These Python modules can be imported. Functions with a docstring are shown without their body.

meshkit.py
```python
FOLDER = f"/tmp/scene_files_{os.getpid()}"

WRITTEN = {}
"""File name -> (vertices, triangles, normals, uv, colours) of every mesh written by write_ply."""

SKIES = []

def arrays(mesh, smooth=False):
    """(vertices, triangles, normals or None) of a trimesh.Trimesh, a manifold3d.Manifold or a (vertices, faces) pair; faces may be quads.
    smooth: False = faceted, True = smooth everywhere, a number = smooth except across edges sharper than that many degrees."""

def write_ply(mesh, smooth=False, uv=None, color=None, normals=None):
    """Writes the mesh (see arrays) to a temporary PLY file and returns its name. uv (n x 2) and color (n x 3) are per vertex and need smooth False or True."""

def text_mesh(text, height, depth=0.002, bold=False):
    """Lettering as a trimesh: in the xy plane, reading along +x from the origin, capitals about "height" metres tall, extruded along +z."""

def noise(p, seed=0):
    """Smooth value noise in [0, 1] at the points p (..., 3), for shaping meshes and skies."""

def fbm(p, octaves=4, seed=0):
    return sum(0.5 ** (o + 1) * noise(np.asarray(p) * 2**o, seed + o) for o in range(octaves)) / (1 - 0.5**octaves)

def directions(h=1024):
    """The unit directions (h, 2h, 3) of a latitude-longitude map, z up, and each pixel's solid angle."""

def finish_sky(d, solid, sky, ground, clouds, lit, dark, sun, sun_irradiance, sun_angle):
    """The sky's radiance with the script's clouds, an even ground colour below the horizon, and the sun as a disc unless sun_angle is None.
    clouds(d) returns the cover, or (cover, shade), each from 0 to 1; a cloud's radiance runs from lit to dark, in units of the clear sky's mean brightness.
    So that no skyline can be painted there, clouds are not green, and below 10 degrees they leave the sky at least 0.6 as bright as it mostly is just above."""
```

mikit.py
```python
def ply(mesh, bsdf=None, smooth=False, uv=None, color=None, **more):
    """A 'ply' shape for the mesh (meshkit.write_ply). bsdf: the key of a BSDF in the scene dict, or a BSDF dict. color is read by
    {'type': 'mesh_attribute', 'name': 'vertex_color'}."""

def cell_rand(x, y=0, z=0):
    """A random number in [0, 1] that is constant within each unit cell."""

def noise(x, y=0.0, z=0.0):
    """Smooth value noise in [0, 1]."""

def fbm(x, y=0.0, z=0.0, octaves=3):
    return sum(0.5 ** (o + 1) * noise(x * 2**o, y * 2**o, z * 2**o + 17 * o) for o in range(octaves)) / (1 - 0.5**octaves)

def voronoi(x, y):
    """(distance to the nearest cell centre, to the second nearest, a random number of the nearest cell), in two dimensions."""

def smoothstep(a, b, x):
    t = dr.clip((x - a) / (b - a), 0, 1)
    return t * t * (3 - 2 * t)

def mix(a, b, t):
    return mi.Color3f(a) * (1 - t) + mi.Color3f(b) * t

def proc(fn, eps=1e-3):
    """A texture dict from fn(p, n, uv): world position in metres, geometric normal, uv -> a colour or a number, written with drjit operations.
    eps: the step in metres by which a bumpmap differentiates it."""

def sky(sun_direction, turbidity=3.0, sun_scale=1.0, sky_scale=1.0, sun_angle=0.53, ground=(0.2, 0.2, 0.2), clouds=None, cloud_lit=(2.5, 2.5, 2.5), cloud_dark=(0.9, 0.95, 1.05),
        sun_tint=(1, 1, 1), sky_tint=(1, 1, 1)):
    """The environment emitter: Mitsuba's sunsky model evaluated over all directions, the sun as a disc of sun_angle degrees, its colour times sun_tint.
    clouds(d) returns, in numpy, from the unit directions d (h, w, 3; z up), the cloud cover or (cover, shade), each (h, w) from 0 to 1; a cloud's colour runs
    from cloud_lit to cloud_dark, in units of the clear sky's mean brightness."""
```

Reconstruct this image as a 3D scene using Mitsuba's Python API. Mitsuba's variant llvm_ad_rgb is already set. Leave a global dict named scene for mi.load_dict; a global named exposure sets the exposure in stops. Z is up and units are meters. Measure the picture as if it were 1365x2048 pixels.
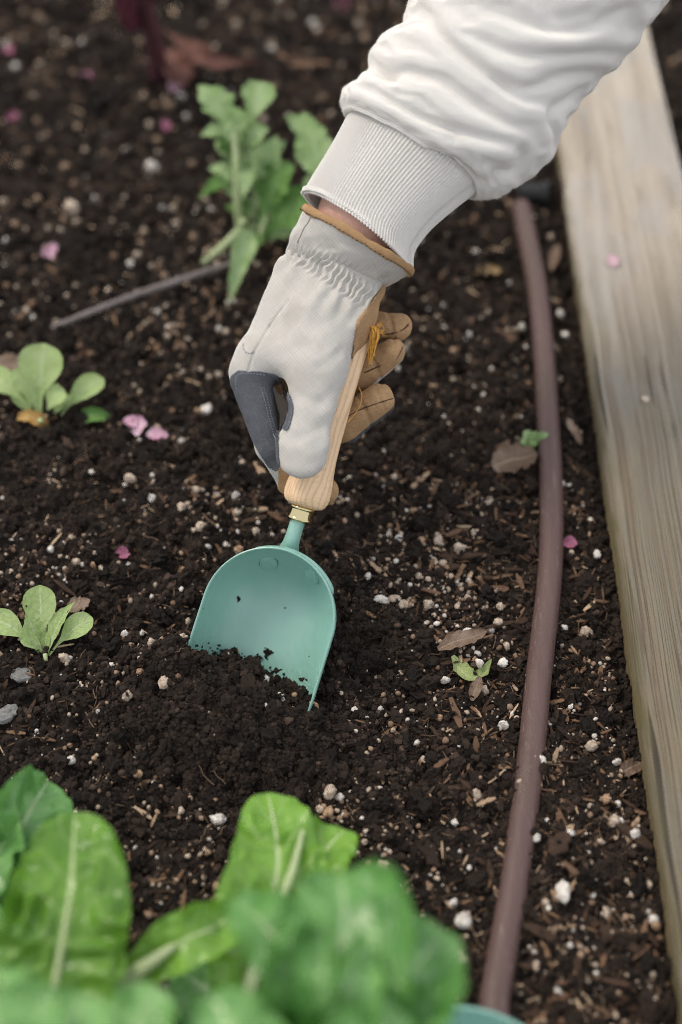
import math, random
import numpy as np, trimesh, mitsuba as mi, drjit as dr
import mikit, meshkit
from mikit import proc, noise, fbm, voronoi, cell_rand, smoothstep, mix

rng = np.random.default_rng(11)
T = mi.ScalarTransform4f
scene, labels = {}, {}

# ------------------------------------------------------------------ camera, sky, exposure
PITCH, FPX = math.radians(49), 2844.0            # camera looks down 49 degrees, a 50 mm lens held upright
CAM = np.array([0, -math.cos(PITCH), math.sin(PITCH)])
FW = np.array([0, math.cos(PITCH), -math.sin(PITCH)])
UP = np.array([0, math.sin(PITCH), math.cos(PITCH)])
RT = np.array([1.0, 0, 0])
FOCUS = 0.905
scene['camera'] = {'type': 'thinlens', 'fov': 2 * math.degrees(math.atan(682.5 / FPX)), 'fov_axis': 'x',
                   'to_world': T().look_at(origin=CAM.tolist(), target=(CAM + FW).tolist(), up=[0, 0, 1]),
                   'aperture_radius': 0.0108, 'focus_distance': 0.9, 'near_clip': 0.02, 'far_clip': 400.0}
scene['sky'] = mikit.sky((-0.55, 0.25, 0.9), turbidity=3, sun_scale=0.27, sun_angle=18, clouds=lambda d: 1.0, ground=(0.06, 0.05, 0.045), cloud_lit=(2.42, 2.5, 2.62), sun_tint=(0.94, 1.0, 1.08))
exposure = 2.36

# ------------------------------------------------------------------ helpers
def ref(k):
    return {'type': 'ref', 'id': k}

def add(key, mesh, bsdf, label=None, cat=None, group=None, kind=None, smooth=True, **kw):
    """one entry of scene; a taken key gets the next number"""
    k, n = key, 0
    while k in scene:
        n += 1
        k = f'{key}_{n:03d}'
    scene[k] = mikit.ply(mesh, bsdf, smooth=smooth, **kw) if not isinstance(mesh, dict) else {**mesh, 'bsdf': ref(bsdf)}
    tag(k, label, cat, group, kind)
    return k

def tag(k, label=None, cat=None, group=None, kind=None):
    e = {n: v for n, v in (('label', label), ('category', cat), ('group', group), ('kind', kind)) if v}
    if e:
        labels[k] = {**labels.get(k, {}), **e}

def fresh(key):
    """a free key for a thing that is only its parts"""
    k, n = key, 0
    while k in labels or any(s == k or s.startswith(k + '__') for s in scene):
        n += 1
        k = f'{key}_{n:03d}'
    return k

def ray(px, py):
    return FW + (px - 682.5) / FPX * RT + (1024 - py) / FPX * UP

def at(px, py, z=0.0):
    """the point at height z that the photograph shows at px, py (1365 x 2048)"""
    r = ray(px, py)
    return CAM + (z - CAM[2]) / r[2] * r

def deep(px, py, d):
    return CAM + d * ray(px, py)

def unit(v):
    v = np.asarray(v, float)
    return v / (np.linalg.norm(v, axis=-1, keepdims=True) + 1e-12)

def grid(P, wrap=False):
    """mesh of a grid of points (n, m, 3); wrap joins the last column to the first"""
    n, m = P.shape[:2]
    i, j = np.meshgrid(np.arange(n - 1), np.arange(m if wrap else m - 1), indexing='ij')
    a, b = i * m + j, i * m + (j + 1) % m
    f = np.stack([a, b, b + m, a + m], -1).reshape(-1, 4)
    return trimesh.Trimesh(P.reshape(-1, 3), np.vstack([f[:, [0, 1, 2]], f[:, [0, 2, 3]]]), process=False)

def spline(pts, n):
    """Catmull-Rom through the rows of pts (any width)"""
    p = np.asarray(pts, float)
    p = np.vstack([2 * p[0] - p[1], p, 2 * p[-1] - p[-2]])
    t = np.linspace(0, len(p) - 3 - 1e-9, n)
    i = np.floor(t).astype(int)
    t = (t - i)[:, None]
    a, b, c, d = p[i], p[i + 1], p[i + 2], p[i + 3]
    return 0.5 * (2 * b + (c - a) * t + (2 * a - 5 * b + 4 * c - d) * t**2 + (3 * b - a - 3 * c + d) * t**3)

def tube(path, radii, sides=12, caps=True, flat=None):
    """a tube along path; flat=(axis, factor) squeezes the section along a world axis"""
    p = np.asarray(path, float)
    r = np.broadcast_to(np.asarray(radii, float), (len(p),))
    t = unit(np.gradient(p, axis=0))
    a = np.zeros_like(p)
    a0 = np.cross(t[0], [0, 0, 1.0] if abs(t[0, 2]) < 0.9 else [1.0, 0, 0])
    for k in range(len(p)):
        a0 = unit(a0 - t[k] * (a0 @ t[k]))
        a[k] = a0
    b = np.cross(t, a)
    th = np.arange(sides) * 2 * np.pi / sides
    off = np.cos(th)[None, :, None] * a[:, None] + np.sin(th)[None, :, None] * b[:, None]
    if flat is not None:
        ax = unit(flat[0])
        off = off - (off @ ax)[..., None] * ax * (1 - flat[1])
    m = grid(p[:, None] + r[:, None, None] * off, wrap=True)
    m.invert()
    if not caps:
        return m
    v = np.vstack([m.vertices, p[:1], p[-1:]])
    k = np.arange(sides)
    n, e = len(p) * sides, (len(p) - 1) * sides
    c0 = np.stack([k * 0 + n, k, (k + 1) % sides], 1)
    c1 = np.stack([k * 0 + n + 1, e + (k + 1) % sides, e + k], 1)
    return trimesh.Trimesh(v, np.vstack([m.faces, c1[:, ::-1] if 0 else c1, c0]), process=False)

def merge(meshes):
    return trimesh.util.concatenate(meshes)

def spin(n, g=None):
    """n random rotation matrices"""
    g = g or rng
    qn = unit(g.normal(size=(n, 4)))
    w, x, y, z = qn.T
    return np.stack([1 - 2 * (y*y + z*z), 2 * (x*y - z*w), 2 * (x*z + y*w), 2 * (x*y + z*w), 1 - 2 * (x*x + z*z), 2 * (y*z - x*w), 2 * (x*z - y*w), 2 * (y*z + x*w), 1 - 2 * (x*x + y*y)], -1).reshape(n, 3, 3)

def scatter_mesh(templates, pos, rot, size, colour=None):
    """many small lumps as one mesh; templates: list of (v, f) with equal counts"""
    n, (v0, f0) = len(pos), templates[0]
    which = rng.integers(0, len(templates), n)
    V = np.stack([t[0] for t in templates])[which]
    V = np.einsum('nij,nkj->nki', rot, V * size[:, None, :]) + pos[:, None]
    F = (f0[None] + (np.arange(n) * len(v0))[:, None, None]).reshape(-1, 3)
    m = trimesh.Trimesh(V.reshape(-1, 3), F, process=False)
    return m, (None if colour is None else np.repeat(colour, len(v0), 0))

# ------------------------------------------------------------------ the frame of the arm: u to the right, v up along the arm, w towards the viewer, in units of QL
QL = FOCUS / FPX
ORG = CAM + FOCUS * FW
def world(p):
    p = np.asarray(p, float) * QL
    return ORG + p[..., :1] * RT + p[..., 1:2] * UP - p[..., 2:3] * FW
def cp(px, py, w=0.0):
    s = 1 - w * QL / FOCUS
    return np.array([(px - 682.5) * s, (1024 - py) * s, w])
def out(mesh):
    m = mesh.copy()
    m.vertices = world(m.vertices)
    return m

AX = unit(np.append(cp(713, 660)[:2] - cp(607, 1013)[:2], 0.0))            # up along the handle
CR = np.array([AX[1], -AX[0], 0.0])                                        # across it, to the right
HB = cp(607, 1013, -8)                                                      # lower end of the wooden handle
TILT = math.radians(13)                                                    # the open side turns a little to the left
BD = unit(np.array([-0.30, -0.955, 0.0]))                                  # from heel to tip
BE = np.array([-BD[1], BD[0], 0.0])                                        # across, to the right
BW = np.array([0, 0, 1.0])
BE2, BW2 = BE * math.cos(TILT) + BW * math.sin(TILT), BW * math.cos(TILT) - BE * math.sin(TILT)
BLADE0 = cp(575, 1104, 40)
R0, LEN, DEEP = 134.0, 425.0, 114.0
def blade_point(t, s, off=0.0):
    """t runs round the rim from the left of the tip over the heel to the right; s from the rim (0) to the bottom of the dish (1)"""
    t, s = np.broadcast_arrays(np.asarray(t, float), np.asarray(s, float))
    L1 = LEN - R0
    total = 2 * L1 + math.pi * R0
    d = t * total
    straight_l, straight_r = d < L1, d > L1 + math.pi * R0
    al = np.where(straight_l, -np.pi / 2, np.where(straight_r, np.pi / 2, (d - L1) / R0 - np.pi / 2))
    b = np.where(straight_l, R0 + (L1 - d), np.where(straight_r, R0 + (d - L1 - math.pi * R0), R0 - R0 * np.cos(al)))
    k = np.clip((b - R0) / L1, 0, 1)
    wid = 1 + 0.02 * k - 0.40 * np.clip((k - 0.45) / 0.55, 0, 1) ** 2.2
    c = np.cos(s * np.pi / 2) ** 0.9
    a = R0 * wid * np.sin(al) * c
    bb = np.where(straight_l | straight_r, b, R0 - R0 * np.cos(al) * c)
    dd = -DEEP * (wid ** 0.6) * np.sin(s * np.pi / 2) ** 1.05
    return BLADE0 + bb[..., None] * BD + a[..., None] * BE2 + dd[..., None] * BW2
def blade_normal(t, s):
    e = 1e-3
    du = blade_point(t + e, s) - blade_point(t - e, s)
    dv = blade_point(t, np.minimum(s + e, 1)) - blade_point(t, np.maximum(s - e, 0))
    return unit(np.cross(du, dv))
tt, ss = np.meshgrid(np.linspace(0, 1, 160), np.concatenate([np.linspace(0.0, 0.1, 6)[:-1], np.linspace(0.1, 1, 40)]), indexing='ij')
Pin = blade_point(tt, ss)
Nn = blade_normal(tt, np.clip(ss, 0.02, 0.97))
if (Nn[80, 30] @ (np.array([0, 0, -1.0]))) < 0:
    Nn = -Nn                                                               # outwards, away from the hollow
TH = 4.0
Nn[:, 0] = unit(Nn[:, 0] * [1, 1, 0.0])
blade = merge([grid(Pin), grid((Pin + TH * Nn)[:, ::-1]), grid(np.stack([Pin[:, 0] + TH * Nn[:, 0], Pin[:, 0] + 0.5 * TH * Nn[:, 0] + 1.2 * BW2, Pin[:, 0]], 1))])
FR = Pin.reshape(-1, 3)
SCR = np.column_stack([682.5 + FR[:, 0] * FOCUS / (FOCUS - FR[:, 2] * QL), 1024 - FR[:, 1] * FOCUS / (FOCUS - FR[:, 2] * QL)])

# ------------------------------------------------------------------ materials
def rough(name, fn, roughness=0.85, spec=0.3, bump=None, bump_scale=0.001, eps=4e-4, **kw):
    col = {'type': 'rgb', 'value': list(fn)} if isinstance(fn, (tuple, list)) else fn if isinstance(fn, dict) else proc(fn)
    b = {'type': 'principled', 'base_color': col, 'roughness': roughness, 'specular': spec, **kw}
    if bump is not None:
        b = {'type': 'bumpmap', 'arbitrary': proc(bump, eps), 'scale': bump_scale, 'bsdf': b}
    scene[name] = {'type': 'twosided', 'bsdf': b}

VC = {'type': 'mesh_attribute', 'name': 'vertex_color'}

def soil_col(p, n, uv):
    a = fbm(p.x * 60, p.y * 60, p.z * 60, 3)
    b = noise(p.x * 700, p.y * 700, p.z * 700)
    c = mix((0.0075, 0.0053, 0.0041), (0.026, 0.0175, 0.0134), smoothstep(0.3, 0.75, a) * 0.7 + 0.3 * b)
    return mix(c, (0.05, 0.036, 0.027), smoothstep(0.86, 0.96, b) * 0.6)
rough('m_soil', soil_col, 0.9, 0.25)
rough('m_crumb', VC, 0.9, 0.25)

def grain_x(p):
    return p.x - 0.015 * p.y + 0.007 * fbm(p.x * 9, p.y * 2.2, p.z * 9, 2) + 0.0022 * noise(p.x * 45, p.y * 19, p.z * 45)
def wood_lines(p):
    x = grain_x(p)
    late = 1 - dr.abs(2 * noise(x * 300, p.y * 2.0, p.z * 150) - 1)           # thin dark late wood between the pale bands
    late2 = 1 - dr.abs(2 * noise(x * 620 + 31, p.y * 3.5, p.z * 400) - 1)
    return x, smoothstep(0.70, 0.97, late), smoothstep(0.80, 0.98, late2)
def wood_grain(p, n, uv):
    # weathered softwood running along y: long grain lines, grey bloom, green film near the left arris
    x, l1, l2 = wood_lines(p)
    fine = noise(x * 1700, p.y * 60, p.z * 900)
    speck = noise(p.x * 1500, p.y * 700, p.z * 900)
    blotch = fbm(p.x * 46, p.y * 20, p.z * 40, 3)
    near = smoothstep(0.36, -0.06, p.y)                       # darker and greener towards the near end
    brk = smoothstep(0.30, 0.62, fbm(p.x * 90, p.y * 34, p.z * 60, 2))
    l1, l2 = l1 * (0.35 + 0.65 * brk), l2 * (1.15 - 0.8 * brk)
    c = mix((0.40, 0.335, 0.265), (0.60, 0.54, 0.46), 0.6 * fine + 0.4 * noise(x * 120, p.y * 4, 1.0))
    c = mix(c, (0.46, 0.425, 0.385), smoothstep(0.38, 0.62, blotch) * 0.8)
    c = c * mix((0.93, 0.93, 0.93), (0.37, 0.355, 0.305), near)
    c = mix(c, (0.17, 0.125, 0.085) , l1 * (0.32 + 0.34 * near))
    c = mix(c, (0.11, 0.085, 0.06), l2 * (0.26 + 0.44 * near))
    c = mix(c, (0.12, 0.10, 0.075), smoothstep(0.72, 0.92, speck) * 0.35 * near)
    crack = smoothstep(0.81, 0.88, noise(x * 190 + 5, p.y * 9.0, 3.0)) * smoothstep(0.42, 0.6, noise(p.x * 40, p.y * 14, 7.0))
    c = mix(c, (0.045, 0.036, 0.028), crack * (0.45 + 0.5 * near))
    moss = smoothstep(0.010, 0.0, x - 0.188) * smoothstep(0.30, 0.6, fbm(p.x * 70, p.y * 35, p.z * 70, 3))
    c = mix(c, (0.105, 0.10, 0.045), moss * (0.35 + 0.6 * near))
    side_face = smoothstep(0.0195, 0.009, p.z) * smoothstep(0.191, 0.187, p.x - 0.015 * p.y)  # the left side face below the arris turns dark brown to olive
    return mix(c, mix((0.17, 0.125, 0.065), (0.050, 0.045, 0.024), fbm(p.x * 90, p.y * 26, p.z * 160, 3)), side_face * 0.92)
def wood_bump(p, n, uv):
    x, l1, l2 = wood_lines(p)
    return -0.8 * l1 - 0.8 * l2 + 0.5 * noise(x * 1700, p.y * 60, p.z * 900) + 0.25 * noise(p.x * 1500, p.y * 700, p.z * 900)
rough('m_timber', wood_grain, 0.85, 0.25, wood_bump, 0.0008, 2e-4)

def hose_col(p, n, uv):
    d = fbm(p.x * 240, p.y * 30, p.z * 240, 3)
    s = noise(p.x * 900, p.y * 300, p.z * 900)
    c = mix((0.078, 0.044, 0.040), (0.108, 0.064, 0.058), d)
    c = mix(c, (0.30, 0.23, 0.205), smoothstep(0.86, 0.97, s) * 0.35)
    c = mix(c, (0.085, 0.052, 0.040), smoothstep(0.52, 0.8, fbm(p.x * 60, p.y * 18, p.z * 60, 2)) * 0.6)
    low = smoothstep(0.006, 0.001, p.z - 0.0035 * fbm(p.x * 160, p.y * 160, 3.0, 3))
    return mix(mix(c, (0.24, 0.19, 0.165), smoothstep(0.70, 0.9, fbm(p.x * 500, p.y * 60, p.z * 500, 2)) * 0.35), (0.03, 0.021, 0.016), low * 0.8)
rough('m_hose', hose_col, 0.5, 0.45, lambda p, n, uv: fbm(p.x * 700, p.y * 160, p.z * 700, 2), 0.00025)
rough('m_black_plastic', lambda p, n, uv: mix((0.008, 0.0085, 0.010), (0.018, 0.019, 0.021), fbm(p.x * 200, p.y * 200, p.z * 200, 2)), 0.55, 0.3)

def stone(name, a, b):
    def fn(p, n, uv):
        d = fbm(p.x * 500, p.y * 500, p.z * 500, 3)
        c = mix(a, b, smoothstep(0.25, 0.75, d))
        return mix(c, (0.05, 0.035, 0.025), smoothstep(0.58, 0.80, fbm(p.x * 330 + 9, p.y * 330, p.z * 330, 3)) * 0.6)
    rough(name, fn, 0.92, 0.2, lambda p, n, uv: fbm(p.x * 1400, p.y * 1400, p.z * 1400, 2), 0.0006, 2e-4)
stone('m_pumice_white', (0.50, 0.45, 0.41), (0.72, 0.68, 0.63))
stone('m_pumice_beige', (0.34, 0.26, 0.20), (0.56, 0.46, 0.37))
stone('m_pumice_tan', (0.22, 0.135, 0.085), (0.42, 0.28, 0.185))
stone('m_slate', (0.13, 0.13, 0.125), (0.22, 0.22, 0.21))
def chip(name, a, b):
    rough(name, lambda p, n, uv: mix(a, b, fbm(p.x * 420, p.y * 420, p.z * 420, 3)), 0.85, 0.25)
chip('m_chip_dark', (0.022, 0.013, 0.009), (0.065, 0.038, 0.024))
chip('m_chip_brown', (0.075, 0.042, 0.026), (0.17, 0.10, 0.062))
chip('m_chip_pale', (0.24, 0.155, 0.095), (0.42, 0.30, 0.20))

# ------------------------------------------------------------------ soil
SC = at(470, 1405, 0)[:2]                                   # where the scoop goes in

HEAPS = [(at(612, 1446)[:2], 0.0145, 0.017, 0.013), (at(330, 1400)[:2], 0.017, 0.050, 0.036), (at(480, 1470)[:2], 0.008, 0.040, 0.026), (at(750, 1400)[:2], -0.010, 0.034, 0.034), (at(690, 1290)[:2], -0.010, 0.03, 0.03), (at(420, 1620)[:2], -0.008, 0.07, 0.030)]
DUG, DUG_R = [], 0.019
def soil_h(x, y):
    """height of the bed: crumbs and clods, the dug heap in front of the scoop and the hollow beside it"""
    x, y = np.asarray(x, float), np.asarray(y, float)
    P = np.stack([x, y, x * 0], -1)
    h = (meshkit.fbm(P * 9, 3, 5) - 0.5) * 0.016
    for (cx, cy), a, rx, ry in HEAPS:
        h = h + a * np.exp(-((x - cx) / rx) ** 2 - ((y - cy) / ry) ** 2)
    for (cx, cy), a in DUG:
        h = h + a * np.exp(-((x - cx) ** 2 + (y - cy) ** 2) / DUG_R ** 2)
    near = np.exp(-np.maximum(0, np.abs(x) - 0.5) ** 2) * np.exp(-np.maximum(0, np.abs(y) - 0.9) ** 2)
    clod = meshkit.fbm(P * 62, 3, 21)
    mid = meshkit.noise(P * 190, 27)
    fine = meshkit.fbm(P * 380, 2, 33)
    h = h + near * ((np.abs(clod - 0.5) * -0.026 + 0.003) + (mid - 0.5) * 0.0042 + (fine - 0.5) * 0.0042)
    return h * np.exp(-np.maximum(0, np.hypot(x, y) - 1.2))

# the soil meets the hollow of the scoop along this line
LINE = [(380, 1302), (405, 1312), (432, 1304), (465, 1312), (500, 1330), (530, 1347), (560, 1366), (588, 1388), (612, 1408)]
LW = np.array([world(FR[int(np.argmin(((SCR - q_) ** 2).sum(1)))]) for q_ in LINE])
LW = np.vstack([LW, LW[[2, 4, 6]] + [0, 0.022, -0.012], LW[[8]] + [0.007, -0.002, 0.004], LW[[8]] + [0.003, -0.007, 0.005]])                    # and lies lower behind it, under the scoop
KM = np.exp(-((LW[:, None, :2] - LW[None, :, :2]) ** 2).sum(-1) / DUG_R ** 2)
KW = np.linalg.lstsq(KM + 0.02 * np.eye(len(LW)), LW[:, 2] - soil_h(LW[:, 0], LW[:, 1]), rcond=None)[0]
DUG = [(tuple(p_), float(k_)) for p_, k_ in zip(LW[:, :2], KW)]

def on_soil(px, py, lift=0.0):
    p = at(px, py)
    for _ in range(5):
        p = at(px, py, float(soil_h(p[0], p[1])) + lift)
    return p

def growing(a, first, end):
    out, s = [a], first
    while out[-1] < end:
        out.append(out[-1] + s)
        s *= 1.22
    return np.array(out[1:])
xs = np.concatenate([-growing(0.40, 0.003, 150)[::-1], np.arange(-0.40, 0.3301, 0.0016), 0.33 + growing(0, 0.003, 150)])
ys = np.concatenate([-0.42 - growing(0, 0.003, 150)[::-1], np.arange(-0.42, 0.06, 0.0016), np.arange(0.06, 0.80, 0.0027), 0.80 + growing(0, 0.004, 150)])
X, Y = np.meshgrid(xs, ys)
m = grid(np.stack([X, Y, soil_h(X, Y)], -1))
add('soil', m, 'm_soil', label='dark crumbly soil of the raised garden bed', kind='structure')

def lumps(n, sub, rough_amt, squash, g):
    out = []
    for _ in range(n):
        s = trimesh.creation.icosphere(subdivisions=sub)
        v = np.array(s.vertices)
        v = v * (1 + rough_amt * (meshkit.noise(v * 1.3 + g.uniform(0, 50, 3)) - 0.5) * 2)[:, None]
        v = v * (1 + 0.5 * rough_amt * (g.uniform(-1, 1, len(v))))[:, None] * g.uniform(*squash, 3)
        out.append((v, np.array(s.faces)))
    return out

def fresh_zone(x, y):
    """1 where the soil has just been dug and lies fine and bare"""
    c, d = at(450, 1455), at(560, 1500)
    a = np.exp(-(((x - c[0]) / 0.075) ** 2 + ((y - c[1]) / 0.050) ** 2) ** 2)
    b = np.exp(-(((x - d[0]) / 0.085) ** 2 + ((y - d[1]) / 0.035) ** 2) ** 2)
    e = at(700, 1330)
    return np.maximum.reduce([a, b, 0.8 * np.exp(-(((x - e[0]) / 0.035) ** 2 + ((y - e[1]) / 0.05) ** 2) ** 2)])

def spots(n, x0, x1, y0, y1, keep=None, g=rng):
    p = np.stack([g.uniform(x0, x1, 3 * n), g.uniform(y0, y1, 3 * n)], 1)
    if keep is not None:
        p = p[g.random(len(p)) < keep(p[:, 0], p[:, 1])]
    return p[:n]

def in_board(x):
    return (x > 0.178) & (x < 0.294)

# loose crumbs of soil: nobody could count them
ico = lumps(12, 0, 0.35, (0.75, 1.15), rng)
def crumbs(n, box, lo, hi, keep=None):
    p = spots(n, *box, keep)
    p = p[~in_board(p[:, 0])]
    s = lo * (hi / lo) ** rng.random(len(p)) ** 2.0
    z = soil_h(p[:, 0], p[:, 1]) + s * rng.uniform(-0.1, 0.7, len(p))
    return np.column_stack([p, z]), s
parts = [crumbs(25000, (-0.27, 0.19, -0.39, 0.02), 0.0006, 0.0030), crumbs(15000, (-0.16, 0.09, -0.26, -0.06), 0.0006, 0.0026, lambda x, y: 0.05 + fresh_zone(x, y)),
         crumbs(13000, (-0.30, 0.20, 0.02, 0.34), 0.0010, 0.0036), crumbs(8000, (-0.38, 0.40, 0.34, 0.80), 0.0018, 0.0050)]
pos, s = np.vstack([a for a, _ in parts]), np.concatenate([b for _, b in parts])
t = rng.random(len(pos))[:, None]
col = np.array([0.0070, 0.0050, 0.0040]) * (1 - t) + np.array([0.034, 0.0228, 0.0172]) * t
odd = rng.random(len(pos))
col[odd > 0.86] = col[odd > 0.86] * 2.5
m, c = scatter_mesh(ico, pos, spin(len(pos)), s[:, None] * rng.uniform(0.7, 1.3, (len(s), 3)), col)
add('soil_crumbs', m, 'm_crumb', label='loose dark crumbs of soil covering the bed', kind='stuff', smooth=False, color=c)

# bigger clods, each a rough lump of the same soil
def clods(n, box, lo, hi, keep=None):
    p = spots(n, *box, keep)
    p = p[~in_board(p[:, 0])]
    s = lo * (hi / lo) ** rng.random(len(p)) ** 2.2
    return np.column_stack([p, soil_h(p[:, 0], p[:, 1]) + s * rng.uniform(-0.1, 0.45, len(p))]), s
parts = [clods(1500, (-0.30, 0.18, -0.40, 0.02), 0.0024, 0.0065), clods(900, (-0.14, 0.06, -0.25, -0.08), 0.0022, 0.0050, lambda x, y: 0.03 + fresh_zone(x, y)), clods(1200, (-0.34, 0.20, 0.02, 0.36), 0.003, 0.0075), clods(800, (-0.40, 0.42, 0.36, 0.8), 0.004, 0.009)]
pos, s = np.vstack([a for a, _ in parts]), np.concatenate([b for _, b in parts])
t = rng.random(len(pos))[:, None] * 0.8
m, c = scatter_mesh(lumps(14, 2, 0.55, (0.65, 1.15), rng), pos, spin(len(pos)), s[:, None] * rng.uniform(0.7, 1.2, (len(s), 3)), np.array([0.0075, 0.0054, 0.0043]) * (1 - t) + np.array([0.030, 0.0195, 0.0142]) * t)
add('soil_clods', m, 'm_crumb', label='rough dark clods of compost on the bed', kind='stuff', smooth=False, color=c)

# crumbs banked against the hose and along the foot of the timber
hose_line = spline(np.array([at(x, y) for x, y in [(1041, 405), (1058, 490), (1074, 573), (1087, 690), (1097, 847), (1104, 1081), (1098, 1180), (1081, 1331), (1057, 1563), (1025, 1794), (990, 2003), (1000, 2062), (1034, 2124), (1100, 2200), (1185, 2300)]]), 400)
i_ = rng.integers(8, 392, 2600)
sd_ = rng.choice([-1, 1], 2600)
t_ = unit(hose_line[i_ + 4] - hose_line[i_ - 4])
p = hose_line[i_, :2] + np.column_stack([t_[:, 1], -t_[:, 0]]) * (sd_ * (0.0062 + np.abs(rng.normal(0, 0.0028, 2600))))[:, None]
y_ = rng.uniform(-0.4, 0.5, 1500)
p = np.vstack([p, np.column_stack([0.1858 + 0.015 * y_ - np.abs(rng.normal(0, 0.004, 1500)), y_])])
s = 0.0009 + 0.0022 * rng.random(len(p)) ** 2
t = rng.random(len(p))[:, None]
m, c = scatter_mesh(lumps(8, 1, 0.5, (0.65, 1.15), rng), np.column_stack([p, soil_h(p[:, 0], p[:, 1]) + s * 0.6 + 0.0006]), spin(len(p)), s[:, None] * rng.uniform(0.7, 1.2, (len(p), 3)), np.array([0.0070, 0.0050, 0.0040]) * (1 - t) + np.array([0.034, 0.022, 0.016]) * t)
add('banked_soil', m, 'm_crumb', label='crumbs of soil banked along the hose and the timber', kind='stuff', smooth=False, color=c)

# ------------------------------------------------------------------ pebbles and wood chips on the soil
def bare(x, y):
    n = meshkit.fbm(np.stack([x * 14, y * 14, x * 0], -1), 3, 77)
    return np.clip((n - 0.28) * 2.2, 0.05, 1) * (1 - 0.985 * fresh_zone(x, y))
stones = lumps(10, 2, 0.30, (0.7, 1.12), rng)
stone_ply = [mikit.ply(trimesh.Trimesh(v, f, process=False), smooth=True) for v, f in stones]
STONE = {'m_pumice_white': 'whitish', 'm_pumice_beige': 'pale beige', 'm_pumice_tan': 'tan brown'}
def zone(p):
    """where on the bed a small thing lies, in words"""
    i = int(np.argmin(np.abs(hose_line[:, 1] - p[1])))
    if p[0] > hose_line[i, 0]:
        return 'between the hose and the timber'
    if p[1] > at(600, 1000)[1]:
        return 'on the soil beyond the trowel handle'
    if p[0] > at(675, 1300)[0]:
        return 'between the scoop and the hose' if p[1] > at(600, 1500)[1] else 'in the foreground left of the hose'
    return 'on the soil left of the scoop' if p[1] > at(300, 1500)[1] else 'in front of the dug heap, by the lettuces'
def lie(yaw, pitch):
    return trimesh.transformations.euler_matrix(0, pitch, yaw, 'sxyz')[:3, :3]
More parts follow.
